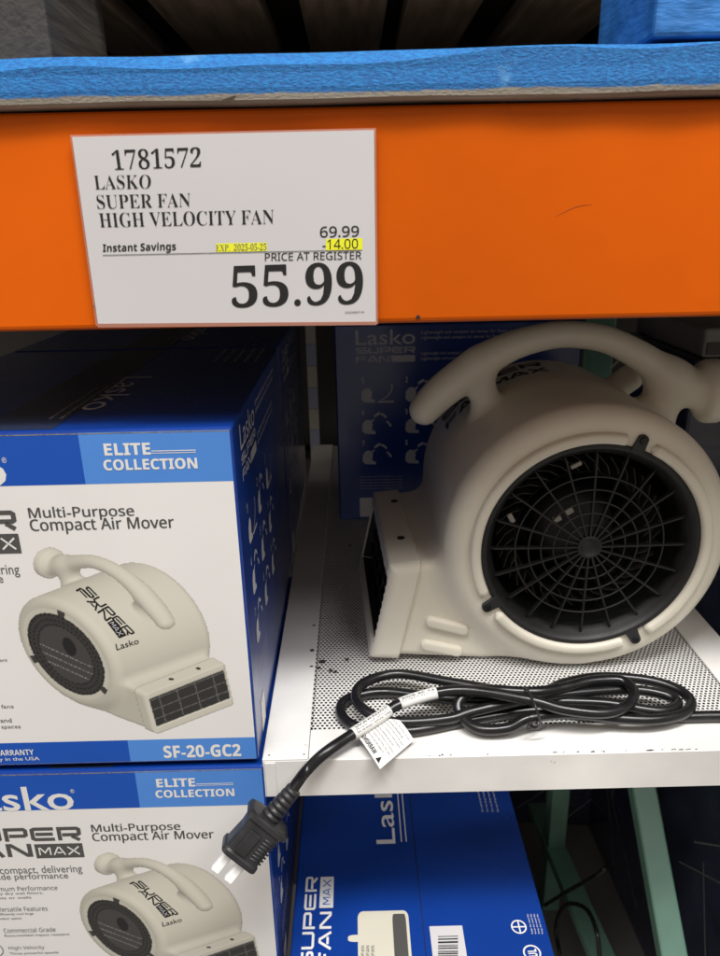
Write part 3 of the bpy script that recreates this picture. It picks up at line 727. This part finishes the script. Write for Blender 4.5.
# top: lettering that reads towards the aisle
pr = Print()
def tq(pts): return [onZ(x, y, CT) for (x, y) in pts]
def tp(yr0, yr1, x0, x1): return [Vector((x0, yr0, CT)), Vector((x0, yr1, CT)), Vector((x1, yr1, CT)), Vector((x1, yr0, CT))]   # text runs from yr0 to yr1 (towards the aisle), up = +X
a = onZ(137, 377, CT); b = onZ(100, 410, CT)
pr.text('Lasko', tp(a.y, b.y, onZ(124, 378, CT).x, onZ(151, 378, CT).x))
for k, w in enumerate((0.10, 0.09)): pr.text('Compact air mover for floors carpets and walls', tp(b.y+w, b.y-.028, XC-.150-.009*k, XC-.147-.009*k))
c = onZ(240, 356, CT)
for k in range(5): pr.text('Limited warranty details inside', tp(c.y+.05, c.y-.04, c.x+.02-.012*k, c.x+.026-.012*k))
pr.build('top_print', SIDEINK, carton, True)
box('tape_strip', XC-CW/2-.03, XC-CW/2+.03, YF+.004, YF+CD-.004, CT+.0001, CT+.0003, mat('clear_tape', (0.02, .03, .07), .12), carton)

c2 = copy_tree(carton, None, (0, CD+.008, 0)); c2['label'] = 'second fan carton in the upper left row, behind the front one'
c3 = copy_tree(carton, None, (0.004, -0.001, -DZL)); c3['label'] = 'lower fan carton below shelf level, behind the power plug'
c4 = copy_tree(carton); c4.location = (onZ(340, 520, SHZ).x, onZ(340, 520, SHZ).y, CB); c4.rotation_euler = (0, 0, -math.pi/2)
c4['label'] = 'dark blue fan carton on the shelf behind the ivory fan'; c4['group'] = 'blue and white fan cartons stacked left of the shelf'
for o in (c4,):
    del o['group']

# carton lying below the shelf
UZ = CZ-0.75
ux0 = onZ(290, 956, UZ).x; ux1 = onZ(555, 956, UZ).x; uy1 = onZ(400, 797, UZ).y+0.16; uy0 = onZ(400, 956, UZ).y-0.05
under = thing('fan_carton', 'blue fan carton lying below the shelf with sideways lettering', 'carton', (ux1, uy0, UZ-.27))
carton_shell('carton_body', ux0, ux1, uy0, uy1, UZ-.27, UZ, [BOXBLUE], lambda n, c: 0, under)
def uq(x0, x1, yb, yt):
    """text that runs away from the aisle: x0..x1 its top-to-baseline span, yb..yt its start and end (pixels)"""
    A = onZ((x0+x1)/2, yb, UZ).y; B = onZ((x0+x1)/2, yt, UZ).y; ym = (yb+yt)/2; X0 = onZ(x0, ym, UZ).x; X1 = onZ(x1, ym, UZ).x
    return [Vector((X1, A, UZ)), Vector((X1, B, UZ)), Vector((X0, B, UZ)), Vector((X0, A, UZ))]
pr = Print()
pr.text('Lasko', uq(375, 393, 844, 768), 'sans', .004).rect(uq(398, 399, 842, 768)).rect(uq(402.5, 403.5, 842, 768))
pr.add(*square2d('SUPER', .2, 1.35, .2), uq(303, 316, 972, 877)); pr.add(*square2d('FAN', .2, 1.35, .2), uq(318.5, 331.5, 972, 912)); pr.rect(uq(320, 333.5, 908, 877))
cc = onZ(519, 927, UZ)
ring = stroke2d([(math.cos(k*math.pi/14), math.sin(k*math.pi/14)) for k in range(28)], .2, True)
pr.add(*ring, uq(511, 526.5, 934, 920)).rect(uq(518.4, 519.8, 933, 921)).rect(uq(512, 526, 927.6, 926.4))
pr.add(*ring, uq(523, 541, 961, 945)).text('UL', uq(528, 537, 957, 949), 'bold', .01)
for k in range(4): pr.text('Keep dry stack flat', uq(529+k*3.3, 531+k*3.3, 934, 914))
for k in range(4): pr.text('Do not drop handle with care', uq(478+k*5, 480.3+k*5, 812, 780))
pr.build('lettering', WHITEINK, under)
Print().add(*square2d('MAX', .17, 1.4, .25), uq(322.5, 331, 905, 880), .0005).build('lettering', BANDBLUE, under)
Print().rect(uq(432, 466, 975, 926)).build('barcode_label', PAPER, under)
pr = Print()
yy = 0
while yy < 30:
    w = random.choice((.5, .8, 1.3, 1.8)); pr.rect(uq(438, 458, 966-yy, 966-yy-w), .0005); yy += w+random.choice((.6, 1.0, 1.6))
pr.build('barcode', BLACKINK, under, True)
Print().rect(uq(417.2, 418.0, 975, 770), .0003).build('flap_seam', mat('dark_seam', (.004, .01, .04), .6), under)
def rr2(r=.12, n=5):
    P = []
    for (cx, cy, a0) in ((1-r, r, -90), (1-r, 1-r, 0), (r, 1-r, 90), (r, r, 180)):
        P += [(cx+r*math.cos(math.radians(a0+90*k/n)), cy+r*math.sin(math.radians(a0+90*k/n))) for k in range(n+1)]
    return P, [tuple(range(len(P)))]
IVINK = mat('ivory_ink', (.60, .57, .47), .4)
Print().add(*rr2(.1), uq(358, 411, 985, 911), .0003).add(*rr2(.3), uq(348, 370, 942, 935), .00035).build('printed_picture', IVINK, under)
Print().add(*rr2(.12), uq(394, 408, 980, 914), .0005).build('printed_picture', DARKGREY, under)
pr = Print()
for k in range(3): pr.add(*square2d('FAN', .2, 1.2, .2), uq(361+k*5, 364.5+k*5, 956, 946), .0006)
pr.build('picture_lettering', GREYINK, under)

# ================================================================== the fan
fan = thing('air_mover_fan', 'ivory plastic air mover fan with black round grille on the shelf', 'fan', (FO.x, FO.y+FW/2, SHZ))
O = (FO.x, FO.y, FO.z)
net_ob('housing', body_sdf, (-.250, -.012, -.162), (.160, FW+.008, .160), 0.0026, O, IVORY, fan)
net_ob('outlet_frame', frame_sdf, (-.250, NY0-.010, -.152), (-.160, NY1+.010, -.010), 0.0019, O, IVORY, fan)
net_ob('handle', handle_sdf, (-.205, FW/2-.075, .040), (.200, FW/2+.075, .235), 0.0024, O, IVORY, fan)
net_ob('cord_hook', lambda x, y, z: np.maximum(smin(hook_solid(x, y, z), body_solid(x, y, z)+.0008, .008), hook_solid(x, y, z)-.012), (.04, .195, .07), (.14, .26, .16), 0.0024, O, IVORY, fan)
def loc(x, y, z): return Vector((FO.x+x, FO.y+y, FO.z+z))
# raised rim in three pieces between the screw lugs
LUG = [math.radians(a) for a in (70.5, 212, 298)]; LR = 0.1235
for i in range(3):
    a0 = LUG[i]+math.radians(5.6); a1 = LUG[(i+1) % 3]+(2*math.pi if i == 2 else 0)-math.radians(5.6)
    n = 60; vs = []; fs = []; k = 10
    for j in range(n+1):
        t = j/n; a = a0+(a1-a0)*t; e = min(1, math.sqrt(max(0, 1-(1-min(1, min(t, 1-t)*(a1-a0)*.1195/.0058))**2)))+.02
        for m in range(k):
            b = math.pi*(m/(k-1))
            w = .0058*math.copysign(abs(math.cos(b))**.7, math.cos(b))*e; hgt = .0085*(math.sin(b)**.6)*min(1, e*1.1)
            R_ = .1196+w; vs.append(loc(R_*math.cos(a), .0012-hgt, R_*math.sin(a)))
    for j in range(n):
        for m in range(k-1): fs.append((j*k+m, j*k+m+1, (j+1)*k+m+1, (j+1)*k+m))
    mesh_ob('raised_rim', vs, fs, IVORY, fan, True)
# grille
def lathe(name, prof, material, parent, n=72):
    vs = []; fs = []; k = len(prof)
    for j in range(n):
        a = 2*math.pi*j/n
        for (r, y) in prof: vs.append(loc(r*math.cos(a), y, r*math.sin(a)))
    for j in range(n):
        for m in range(k-1): fs.append((j*k+m, ((j+1) % n)*k+m, ((j+1) % n)*k+m+1, j*k+m+1))
    return mesh_ob(name, vs, fs, material, parent, True)
grille = lathe('grille', [(.1142, .006), (.1142, -.0012), (.1130, -.0026), (.1105, -.0028), (.1085, -.0016), (.1060, .0030), (.1030, .0075), (.1005, .0115), (.0998, .0140), (.0998, .022)], GRILLE, fan, 96)
for i in range(20):
    a = math.radians(18*i+90); r0, r1 = .0125, .1050
    vs = []; c, s = math.cos(a), math.sin(a); w = .00095
    for (r, y0, y1) in ((r0, .0015, .0065), (r1-.006, .0030, .0085), (r1, .0072, .0085)):
        for (sg, y) in ((-1, y0), (1, y0), (1, y1), (-1, y1)): vs.append(loc(r*c-sg*w*s, y, r*s+sg*w*c))
    fs = [(0, 1, 2, 3)[::-1], (8, 9, 10, 11)]
    for q in (0, 4):
        for m in range(4): fs.append((q+m, q+(m+1) % 4, q+4+(m+1) % 4, q+4+m))
    mesh_ob('spoke', vs, fs, GRILLE, grille)
for r in (.0245, .0375, .0505, .0635, .0775):
    pts = [loc(r*math.cos(2*math.pi*k/64), .0034, r*math.sin(2*math.pi*k/64)) for k in range(64)]
    tube('ring', pts, .00105, GRILLE, grille, 6, True)
lathe('hub', [(0, .0022), (.0092, .0022), (.0098, .0005), (.0122, .0003), (.0128, .002), (.0128, .0065), (0, .0065)], GRILLE, grille, 40)
for a in LUG:
    c = loc(LR*math.cos(a), 0, LR*math.sin(a)); d = Vector((math.cos(a), 0, math.sin(a))); tdir = Vector((-math.sin(a), 0, math.cos(a)))
    prof = [(-.013, -.0072), (-.006, -.0060)]+[(.0058*math.sin(math.radians(t)), -.0058*math.cos(math.radians(t))) for t in range(20, 161, 20)]+[(-.006, .0060), (-.013, .0072)]
    n = len(prof); vs = []
    for y, k in ((-.0040, .9), (-.0034, 1.0), (.003, 1.0)): vs += [c+d*(p[0]*k if p[0] > 0 else p[0])+tdir*p[1]*k+Vector((0, y, 0)) for p in prof]
    fs = [tuple(range(n))[::-1]]
    for q in (0, n): fs += [(q+m, q+(m+1) % n, q+n+(m+1) % n, q+n+m) for m in range(n)]
    mesh_ob('screw_lug', vs, fs, BLACKP, grille)
    bm = bmesh.new(); bmesh.ops.create_cone(bm, cap_ends=True, segments=20, radius1=.0042, radius2=.0034, depth=.0016)
    bm.transform(Matrix.Translation(c+Vector((0, -.0047, 0))) @ Matrix.Rotation(math.pi/2, 4, 'X'))
    box_bm(c.x-.0026, c.x+.0026, c.y-.0058, c.y-.0056, c.z-.0005, c.z+.0005, 0, 1, bm)
    bm_ob('screw', bm, mat('blackened_screw', (.03, .03, .03), .3, metal=.6), grille)
# inside: black cup (paints the hollow's shade), wheel and a bit of motor bracket
lathe('black_cup', [(.1075, .012), (.1075, .195), (0, .195)], DARKIN, fan, 48)
wv = []; wf = []
for i in range(40):
    a = 2*math.pi*i/40; c, s = math.cos(a), math.sin(a); base = len(wv)
    for y in (.040, .150):
        for (r, tw) in ((.070, -.10), (.080, 0.0), (.090, .16)):
            for th in (-.0006, .0006):
                aa = a+tw; wv.append(loc(r*math.cos(aa)-th*math.sin(aa), y, r*math.sin(aa)+th*math.cos(aa)))
    for k in range(2):
        o = base+2*k; wf += [(o, o+2, o+8, o+6), (o+1, o+7, o+9, o+3), (o, o+1, o+3, o+2)]
mesh_ob('blower_wheel', wv, wf, mat('brown_grey_wheel', (.05, .045, .038), .5), fan)
lathe('wheel_rim', [(.0695, .038), (.0695, .042), (.0715, .042), (.0715, .038)], BLACKP, fan, 48)
lathe('motor', [(0, .045), (.030, .045), (.042, .055), (.046, .07), (.046, .16)], DARKIN, fan, 40)
for (px, py, w, hh) in ((557, 519, .0045, .003), (569, 511, .0045, .0034), (511, 518, .0028, .0055), (576, 465, .0060, .0022)):
    p = onY(px, py, FY+.030)
    bm = box_bm(-w, w, -.002, .002, -hh, hh, .001); bm.transform(Matrix.Translation(p) @ Matrix.Rotation(math.radians(-28 if px < 600 else 10), 4, 'Y'))
    bm_ob('motor_bracket', bm, mat('pale_bracket', (.5, .48, .43), .4), fan)
# outlet: dark liner and louvre bars
def outp(s, y, n): return loc(-SHEAR*(y-NY0)+T0[0]+TT[0]*s+TN[0]*n, y, T0[1]+TT[1]*s+TN[1]*n)
vs = [outp(s, y, n) for n in (-.0015, -.027) for (s, y) in ((OUT_S0+.0006, OUT_Y0+.0006), (OUT_S1-.0006, OUT_Y0+.0006), (OUT_S1-.0006, OUT_Y1-.0006), (OUT_S0+.0006, OUT_Y1-.0006))]
mesh_ob('outlet_liner', vs, [(0, 1, 5, 4), (1, 2, 6, 5), (2, 3, 7, 6), (3, 0, 4, 7), (4, 5, 6, 7)], DARKIN, fan)
for k in range(1, 4):
    s = OUT_S0+(OUT_S1-OUT_S0)*k/4; tube('louvre', [outp(s, OUT_Y0, -.010), outp(s, OUT_Y1, -.010)], .0016, BLACKP, fan, 8)
for k in range(1, 5):
    y = OUT_Y0+(OUT_Y1-OUT_Y0)*k/5; tube('louvre', [outp(OUT_S0, y, -.012), outp(OUT_S1, y, -.012)], .0016, BLACKP, fan, 8)
for (px, py) in ((394.3, 502), (401, 538.5)):                     # screw recesses on top of the outlet frame
    zt = FO.z+T0[1]+.004; p = onZ(px, py, zt)
    s = (p.x-FO.x-T0[0]); zt2 = FO.z+T0[1]+.003+(p.x-FO.x-T0[0]+SHEAR*(p.y-FO.y-NY0))*(.008/.085)
    bm = bmesh.new(); bmesh.ops.create_cone(bm, cap_ends=True, segments=20, radius1=.0046, radius2=.0046, depth=.0012)
    bm.transform(Matrix.Translation((p.x, p.y, zt2+.0002))); bm_ob('screw_recess', bm, DARKIN, fan)
# two moulded ribs on the front of the outlet duct
for (x0, y0, x1, y1) in ((431, 622, 463, 629.5), (426, 645, 457, 651)):
    a = onY(x0, y0, FY+.0215); b = onY(x1, y1, FY+.0215); cm = [a, a.lerp(b, .33), a.lerp(b, .66), b]
    vs, fs = [], []
    ax = (b-a).normalized(); up = Vector((0, -1, 0)).cross(ax)
    n = 24; L_ = (b-a).length; rad = .0062
    rings = [(1.0, .003), (1.0, -.0016), (.93, -.0036), (.75, -.0046), (.4, -.0050)]
    for (k, y) in rings:
        for j in range(n):
            t = 2*math.pi*j/n; cx = L_/2+(L_/2 if math.cos(t) > 0 else -L_/2)*1.0
            vs.append(a+ax*(cx+math.cos(t)*rad*k)+up*(math.sin(t)*rad*k)+Vector((0, y+.001, 0)))
    for q in range(len(rings)-1):
        for j in range(n): fs.append((q*n+j, q*n+(j+1) % n, (q+1)*n+(j+1) % n, (q+1)*n+j))
    fs.append(tuple((len(rings)-1)*n+j for j in range(n)))
    mesh_ob('moulded_rib', vs, fs, IVORY, fan, True)
# rubber feet
for (px, py, Y) in ((431, 661, FY+.045), (560, 672, FY+.03), (425, 600, FY+.22)):
    p = onY(px, py, Y); zt = FO.z-.142
    bm = bmesh.new(); bmesh.ops.create_cone(bm, cap_ends=True, segments=24, radius1=.0085, radius2=.0135, depth=max(.006, zt-SHZ-.001))
    bm.transform(Matrix.Translation((p.x, Y, (zt+SHZ-.001)/2))); bm_ob('rubber_foot', bm, BLACKP, fan, True)
# curved label behind the handle
def curved(V, F, a0, a1, y0, y1, R_):
    V = np.asarray(V, float); V = (V-V.min(0))/(V.max(0)-V.min(0)); out = []
    for (u, v) in V:
        a = math.radians(a0+(a1-a0)*u); out.append(loc(R_*math.cos(a), y0+(y1-y0)*v, R_*math.sin(a)))
    return out, F
gv = [(i/24, j/2) for i in range(25) for j in range(3)]; gf = [(i*3+j, i*3+j+1, (i+1)*3+j+1, (i+1)*3+j) for i in range(24) for j in range(2)]
v, f = curved(gv, gf, 153, 86, .168, .242, FR+.0006); mesh_ob('curved_label', v, f, STICKER, fan, True)
for (t, a0, a1, y0, y1) in (('SUPER', 148, 92, .210, .234), ('FANMAX', 148, 92, .177, .201)):
    V, F = square2d(t, .24, 1.1, .15); v, f = curved(V, F, a0, a1, y0, y1, FR+.0011); mesh_ob('label_lettering', v, f, BLACKINK, fan)

# ---------------------------------------------------------------- power cord
CR = .0053
def cp(x, y, h): return onZ(x, y, SHZ+h)
path = [cp(800, 716, .006), cp(755, 716, .006), cp(715, 716, .006), cp(660, 717, .006), cp(600, 715, .007), cp(540, 710, .007), cp(470, 720, .006), cp(408, 731, .006), cp(358, 727, .006), cp(341, 713, .006), cp(348, 699, .006), cp(386, 692, .007),
        cp(450, 699, .010), cp(530, 701, .012), cp(603, 703, .016), cp(655, 711, .015), cp(677, 705, .014), cp(668, 696, .015), cp(634, 690, .017), cp(587, 692, .020), cp(530, 699, .021),
        cp(474, 711, .017), cp(447, 719, .014), cp(399, 722, .013), cp(369, 713, .015), cp(356, 698, .017), cp(364, 683, .018), cp(399, 674, .018), cp(455, 683, .020), cp(530, 694, .022), cp(565, 683, .020),
        cp(600, 677, .018), cp(645, 680, .018), cp(677, 689, .017), cp(691, 702, .015), cp(684, 713, .014), cp(659, 719, .015), cp(625, 719, .016), cp(570, 714, .018), cp(530, 718, .020), cp(508, 728, .012),
        cp(480, 729, .010), cp(462, 717, .013), cp(459, 701, .022), cp(480, 690, .028), cp(530, 692, .031), cp(562, 688, .029), cp(592, 681, .029), cp(622, 681, .028), cp(634, 693, .027), cp(625, 707, .027), cp(601, 713, .028), cp(562, 709, .031),
        cp(530, 700, .036), cp(477, 691, .034), cp(441, 692, .031), cp(400, 704, .026), cp(378, 718, .021), cp(350, 736, .016), cp(325, 753, .012), onY(308, 769, .538), onY(297, 783, .524), onY(289, 795, .513)]
cpts = catmull(path, 9)
cord = tube('power_cord', cpts, CR, CORD, fan, 14)
# wire tie round the bundle
ct = [onZ(528, 690, SHZ+.042), onZ(536, 708, SHZ+.040), onZ(540, 724, SHZ+.018), onZ(533, 727, SHZ+.003), onZ(524, 715, SHZ+.002), onZ(520, 695, SHZ+.012), onZ(522, 688, SHZ+.03)]
tube('wire_tie', catmull(ct+[ct[0]], 6), .0011, BLACKP, cord, 8)
tube('wire_tie', catmull([onZ(531, 722, SHZ+.026), onZ(527, 729, SHZ+.016), onZ(538, 730, SHZ+.016), onZ(547, 726, SHZ+.02)], 6), .0010, BLACKP, cord, 8)
# sleeve label and warning tag
def nearest(x, y, h):
    p = cp(x, y, h); return min(range(len(cpts)), key=lambda i: (cpts[i]-p).length+(0 if i > len(cpts)*.8 else 9))
i0, i1 = nearest(438, 693, .031), nearest(401, 704, .026)
tube('sleeve_label', cpts[i0:i1+1], CR+.0006, TAGP, cord, 16)
j0, j1 = nearest(390, 709, .024), nearest(352, 734, .016)
tube('tag_wrap', cpts[j0:j1+1], CR+.0007, TAGP, cord, 16)
tagq = [cp(354, 731, .013), cp(380, 769, .004), cp(414, 740, .006), cp(391, 713, .019)]
def tagpt(u, v):                          # u along the cord, v away from it
    q = tagq; p = q[0].lerp(q[3], u).lerp(q[1].lerp(q[2], u), v)
    return p+Vector((0, 0, .0035*math.sin(v*math.pi)*(.4+.6*u)))
nu = 12; vs = [tagpt(i/nu, j/nu) for i in range(nu+1) for j in range(nu+1)]
fs = [(i*(nu+1)+j, i*(nu+1)+j+1, (i+1)*(nu+1)+j+1, (i+1)*(nu+1)+j) for i in range(nu) for j in range(nu)]
n0 = len(vs); vs2 = [p-Vector((0, 0, .0003)) for p in vs]
mesh_ob('warning_tag', vs+vs2, fs+[tuple(k+n0 for k in f[::-1]) for f in fs], TAGP, cord, True)
def tag_text(t, u0, u1, v0, v1, style='sans', off2=0.0, along_v=True):
    V, F = text2d(t, style, off2); V = (V-V.min(0))/(V.max(0)-V.min(0)); out = []
    for (a, b) in V:
        if along_v: out.append(tagpt(u0+(u1-u0)*b, v0+(v1-v0)*a)+Vector((0, -.0002, .0005)))
        else: out.append(tagpt(u0+(u1-u0)*a, v0+(v1-v0)*b)+Vector((0, -.0002, .0005)))
    return out, F
def tag_print(items, name, material):
    V = []; F = []
    for it in items:
        v, f = tag_text(*it[0], **it[1]); F += [tuple(i+len(V) for i in q) for q in f]; V += v
    return mesh_ob(name, V, F, material, cord)
tag_print([(('WARNING', .05, .16, .70, .22, 'bold'), {})], 'tag_lettering', BLACKINK)
tri = [tagpt(.04, .78), tagpt(.04, .90), tagpt(.17, .84)]; mesh_ob('tag_lettering', [p+Vector((0, -.0002, .0005)) for p in tri], [(0, 1, 2)], BLACKINK, cord)
words = ['To reduce the risk of fire do not use', 'with any solid state speed control', 'Connect to a properly grounded outlet', 'Do not use extension cord outdoors', 'Unplug before cleaning or servicing', 'Keep dry and away from standing water', 'See instruction manual for details', 'Do not remove this tag from the cord']
tag_print([((w, .23+.092*k, .275+.092*k, .93 if k % 3 else .80, .06), {}) for k, w in enumerate(words)], 'tag_small_print', GREYINK)
def cord_label(name, a, b, lines, material):
    V = []; F = []
    for k, w in enumerate(lines):
        T_, G = text2d(w, 'bold' if k == 0 else 'sans'); T_ = (T_-T_.min(0))/(T_.max(0)-T_.min(0)); base = len(V)
        for (u, v) in T_:
            f = b+(a-b)*(.06+.88*u); i = int(f); i = max(0, min(len(cpts)-2, i)); p = cpts[i].lerp(cpts[i+1], f-i); d = (cpts[i]-cpts[i+1]).normalized()
            tocam = (Vector((0, 0, CZ))-p).normalized(); tocam = (tocam-d*tocam.dot(d)).normalized(); side = tocam.cross(d)
            th = math.radians(48-26*k-20*(1-v)); V.append(p+(tocam*math.cos(th)+side*math.sin(th))*(CR+.0010))
        F += [tuple(q+base for q in g) for g in G]
    return mesh_ob(name, V, F, material, cord)
cord_label('sleeve_print', i0, i1, ['AWG 3C 14', 'E54864 SJTW'], GREYINK)
cord_label('tag_small_print', j0, j1, ['WARNING', 'Risk of shock', 'Keep this tag'], GREYINK)

# plug ------------------------------------------------------------------
pa = onY(289, 795, .513); pb = onY(236, 858, .492)
ax = (pb-pa).normalized(); view = (Vector((0, 0, CZ))-pa).normalized(); nz_ = (view-ax*view.dot(ax)).normalized(); wd = ax.cross(nz_)
tw = math.radians(18); wd, nz_ = wd*math.cos(tw)+nz_*math.sin(tw), nz_*math.cos(tw)-wd*math.sin(tw)
def loft(name, secs, material, parent, n=28, smooth=True):
    """secs: (distance along axis, half width, half thickness, squareness)"""
    vs = []; fs = []
    for (t, w, h, p) in secs:
        t = t*1.12; w = w*1.1; h = h*1.1
        for k in range(n):
            a = 2*math.pi*k/n; c, s = math.cos(a), math.sin(a)
            vs.append(pa+ax*t+wd*(w*math.copysign(abs(c)**(2/p), c))+nz_*(h*math.copysign(abs(s)**(2/p), s)))
    for q in range(len(secs)-1):
        for k in range(n): fs.append((q*n+k, q*n+(k+1) % n, (q+1)*n+(k+1) % n, (q+1)*n+k))
    fs.append(tuple(range(n))[::-1]); fs.append(tuple((len(secs)-1)*n+k for k in range(n)))
    return mesh_ob(name, vs, fs, material, parent, smooth)
secs = []
for k in range(6):
    t = -.006+k*.0050; secs += [(t, .0066+.0003*k, .0066+.0003*k, 2), (t+.0032, .0066+.0003*k, .0066+.0003*k, 2), (t+.0034, .0058+.0003*k, .0058+.0003*k, 2), (t+.0048, .0058+.0003*k, .0058+.0003*k, 2)]
loft('strain_relief', secs, PLUGM, cord)
plug = loft('plug', [(.022, .009, .009, 2.5), (.0225, .0165, .0125, 4), (.024, .0195, .0140, 5), (.0275, .0198, .0142, 5), (.0285, .0175, .0128, 5), (.030, .0160, .0122, 5), (.040, .0150, .0118, 5), (.056, .0158, .0120, 5), (.0575, .0172, .0130, 5), (.0605, .0172, .0130, 6), (.0615, .0166, .0125, 6)], PLUGM, cord, 36, False)
for k in range(7):
    t = .034+k*.003
    for (sg) in (1,):
        t *= 1.12; p0 = pa+ax*t-wd*.005+nz_*.0134; p1 = pa+ax*t-wd*.0170+nz_*.0119
        tube('grip_ridge', [p0, p1], .0009, PLUGM, cord, 6)
bm = box_bm(-.001, .0105, -.0015, .0016, .033, .056, .001); M = Matrix((wd, nz_, ax)).transposed().to_4x4(); M.translation = pa+nz_*.0138+ax*.005; bm.transform(M); bm_ob('plug_panel', bm, PLUGM, cord)
for sg in (-1, 1):
    bm = box_bm(sg*.0075-.0042, sg*.0075+.0042, -.0036, .0036, .0612, .0845, .0016, 3); M = Matrix((wd, nz_, ax)).transposed().to_4x4(); M.translation = pa+ax*.0074; bm.transform(M)
    bm_ob('prong_cover', bm, PRONG, cord)

# ================================================================== behind: rack upright and dark goods
GX = 0.55
up = thing('rack_upright', 'pale green steel rack upright with slanting braces behind the shelf', 'rack upright', (GX, 1.6, 0))
pt = onX(602, 360, GX)
box('post', GX-.024, GX+.024, pt.y, pt.y+.06, 0.0005, CZ+.7, GREENPOST, up, .003)
box('post', GX-.024, GX+.024, .60, .66, 0.0005, CZ+.7, GREENPOST, up, .003)
def brace(x0, y0, x1, y1, w):
    a = onX(x0, y0, GX); b = onX(x1, y1, GX); d = b-a; a2 = a-d*.25; b2 = b+d*.25
    if b2.z < .02: b2 = a2+(b2-a2)*((a2.z-.02)/(a2.z-b2.z))
    bar('brace', a2, b2, w, .03, GREENPOST, up, .004)
brace(642, 790, 672, 956, .048); brace(547, 830, 601, 956, .058)
def wrapped(name, label, x0, x1, y0, y1, z0, z1, rz, material, n=5, seed=1, group=None):
    rnd = random.Random(seed); cx, cy = (x0+x1)/2, (y0+y1)/2
    t = thing(name, label, 'carton', (cx, cy, z0), group); t.rotation_euler = (0, 0, rz)
    bm = box_bm(x0, x1, y0, y1, z0, z1, .006, 2); bm_ob('carton_body', bm, material, t)
    for k in range(n):
        xa, xb = rnd.uniform(x0, x1), rnd.uniform(x0, x1); xb = xa+(xb-xa)*.6
        za = z0+rnd.uniform(.12, .8)*(z1-z0); zb = za-rnd.uniform(.15, .6)*(z1-z0)*.8; zb = max(zb, z0+.01)
        w = rnd.uniform(.0012, .0034)
        mesh_ob('film_fold', [(xa-w, y0-.0012, za), (xa+w, y0-.0012, za), (xb+w, y0-.0012, zb), (xb-w, y0-.0012, zb)], [(0, 3, 2, 1)], FILM, t)
    return t
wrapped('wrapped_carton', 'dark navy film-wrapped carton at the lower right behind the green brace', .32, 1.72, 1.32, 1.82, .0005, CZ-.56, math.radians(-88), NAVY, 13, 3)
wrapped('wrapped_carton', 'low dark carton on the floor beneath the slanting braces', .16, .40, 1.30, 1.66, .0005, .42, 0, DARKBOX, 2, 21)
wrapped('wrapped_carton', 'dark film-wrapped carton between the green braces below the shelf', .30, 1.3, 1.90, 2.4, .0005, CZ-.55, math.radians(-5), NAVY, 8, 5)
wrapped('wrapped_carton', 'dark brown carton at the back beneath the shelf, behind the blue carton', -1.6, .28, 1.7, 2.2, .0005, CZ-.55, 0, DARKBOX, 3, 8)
wrapped('wrapped_carton', 'dark wrapped carton on the upper level behind the green post', .12, 1.5, 1.86, 2.36, CZ-.54, CZ+.4, math.radians(3), DARKBOX, 3, 11)
wrapped('wrapped_carton', 'dark backdrop carton added to keep the gap left of the shelf dark', -1.6, .10, 1.76, 2.25, CZ-.54, CZ+.4, 0, DARKBOX, 2, 12)  # added backdrop so the left gap reads dark
p = onY(703, 358, .96); p2 = onY(706, 328, .96)
wrapped('wrapped_carton', 'dark navy carton standing right of the ivory fan handle', p2.x-.012, 1.15, .955, 1.21, SHZ+.001, p.z-.0005, 0, NAVY, 3, 13)
g = thing('grey_carton', 'pale grey carton corner above the round foot of the fan handle', 'carton', (p2.x+.08, 1.07, p.z))
box('carton_body', p2.x, p2.x+.16, .96, 1.2, p.z, p2.z, mat('pale_grey_carton', (.20, .19, .18), .6, noise=(8, .2)), g, .004)
box('carton_flap', p2.x+.004, p2.x+.15, .958, .9595, p.z+.004, p.z+.02, DARKBOX, g)
glimpse = thing('glimpse_strip', 'narrow pale strip standing in for a blurred bright glimpse at the back of the left gap', 'strip', onY(308, 400, 1.7))  # added strip; its pale colours stand in for a blurred light behind
a = onY(305, 322, 1.70); b = onY(315, 322, 1.70); c = onY(312, 470, 1.70)
for k in range(7):
    z1 = a.z+(c.z-a.z)*k/7; z0 = a.z+(c.z-a.z)*(k+1)/7
    box('strip_segment', a.x, b.x, 1.70, 1.704, z0+.001, z1, [mat('strip_cream', (.34, .32, .28), .5), mat('strip_blue', (.24, .26, .36), .5)][k % 2], glimpse)
# loose black cable in the dark below the shelf
for k, (pts, lab) in enumerate(((((545, 905), (570, 890), (592, 878), (605, 868)), 'thin black cable crossing the slanting green brace'), (((560, 956), (556, 925), (566, 905), (585, 908), (596, 930), (600, 960)), 'looped black cable hanging below the green brace'))):
    P = [onX(x, y, .50) for (x, y) in pts]
    tube('loose_cable', catmull(P, 8), .005, CORD, None, 8)
    tag(bpy.data.objects[COL.objects[-1].name], lab, 'cable', 'loose cables')
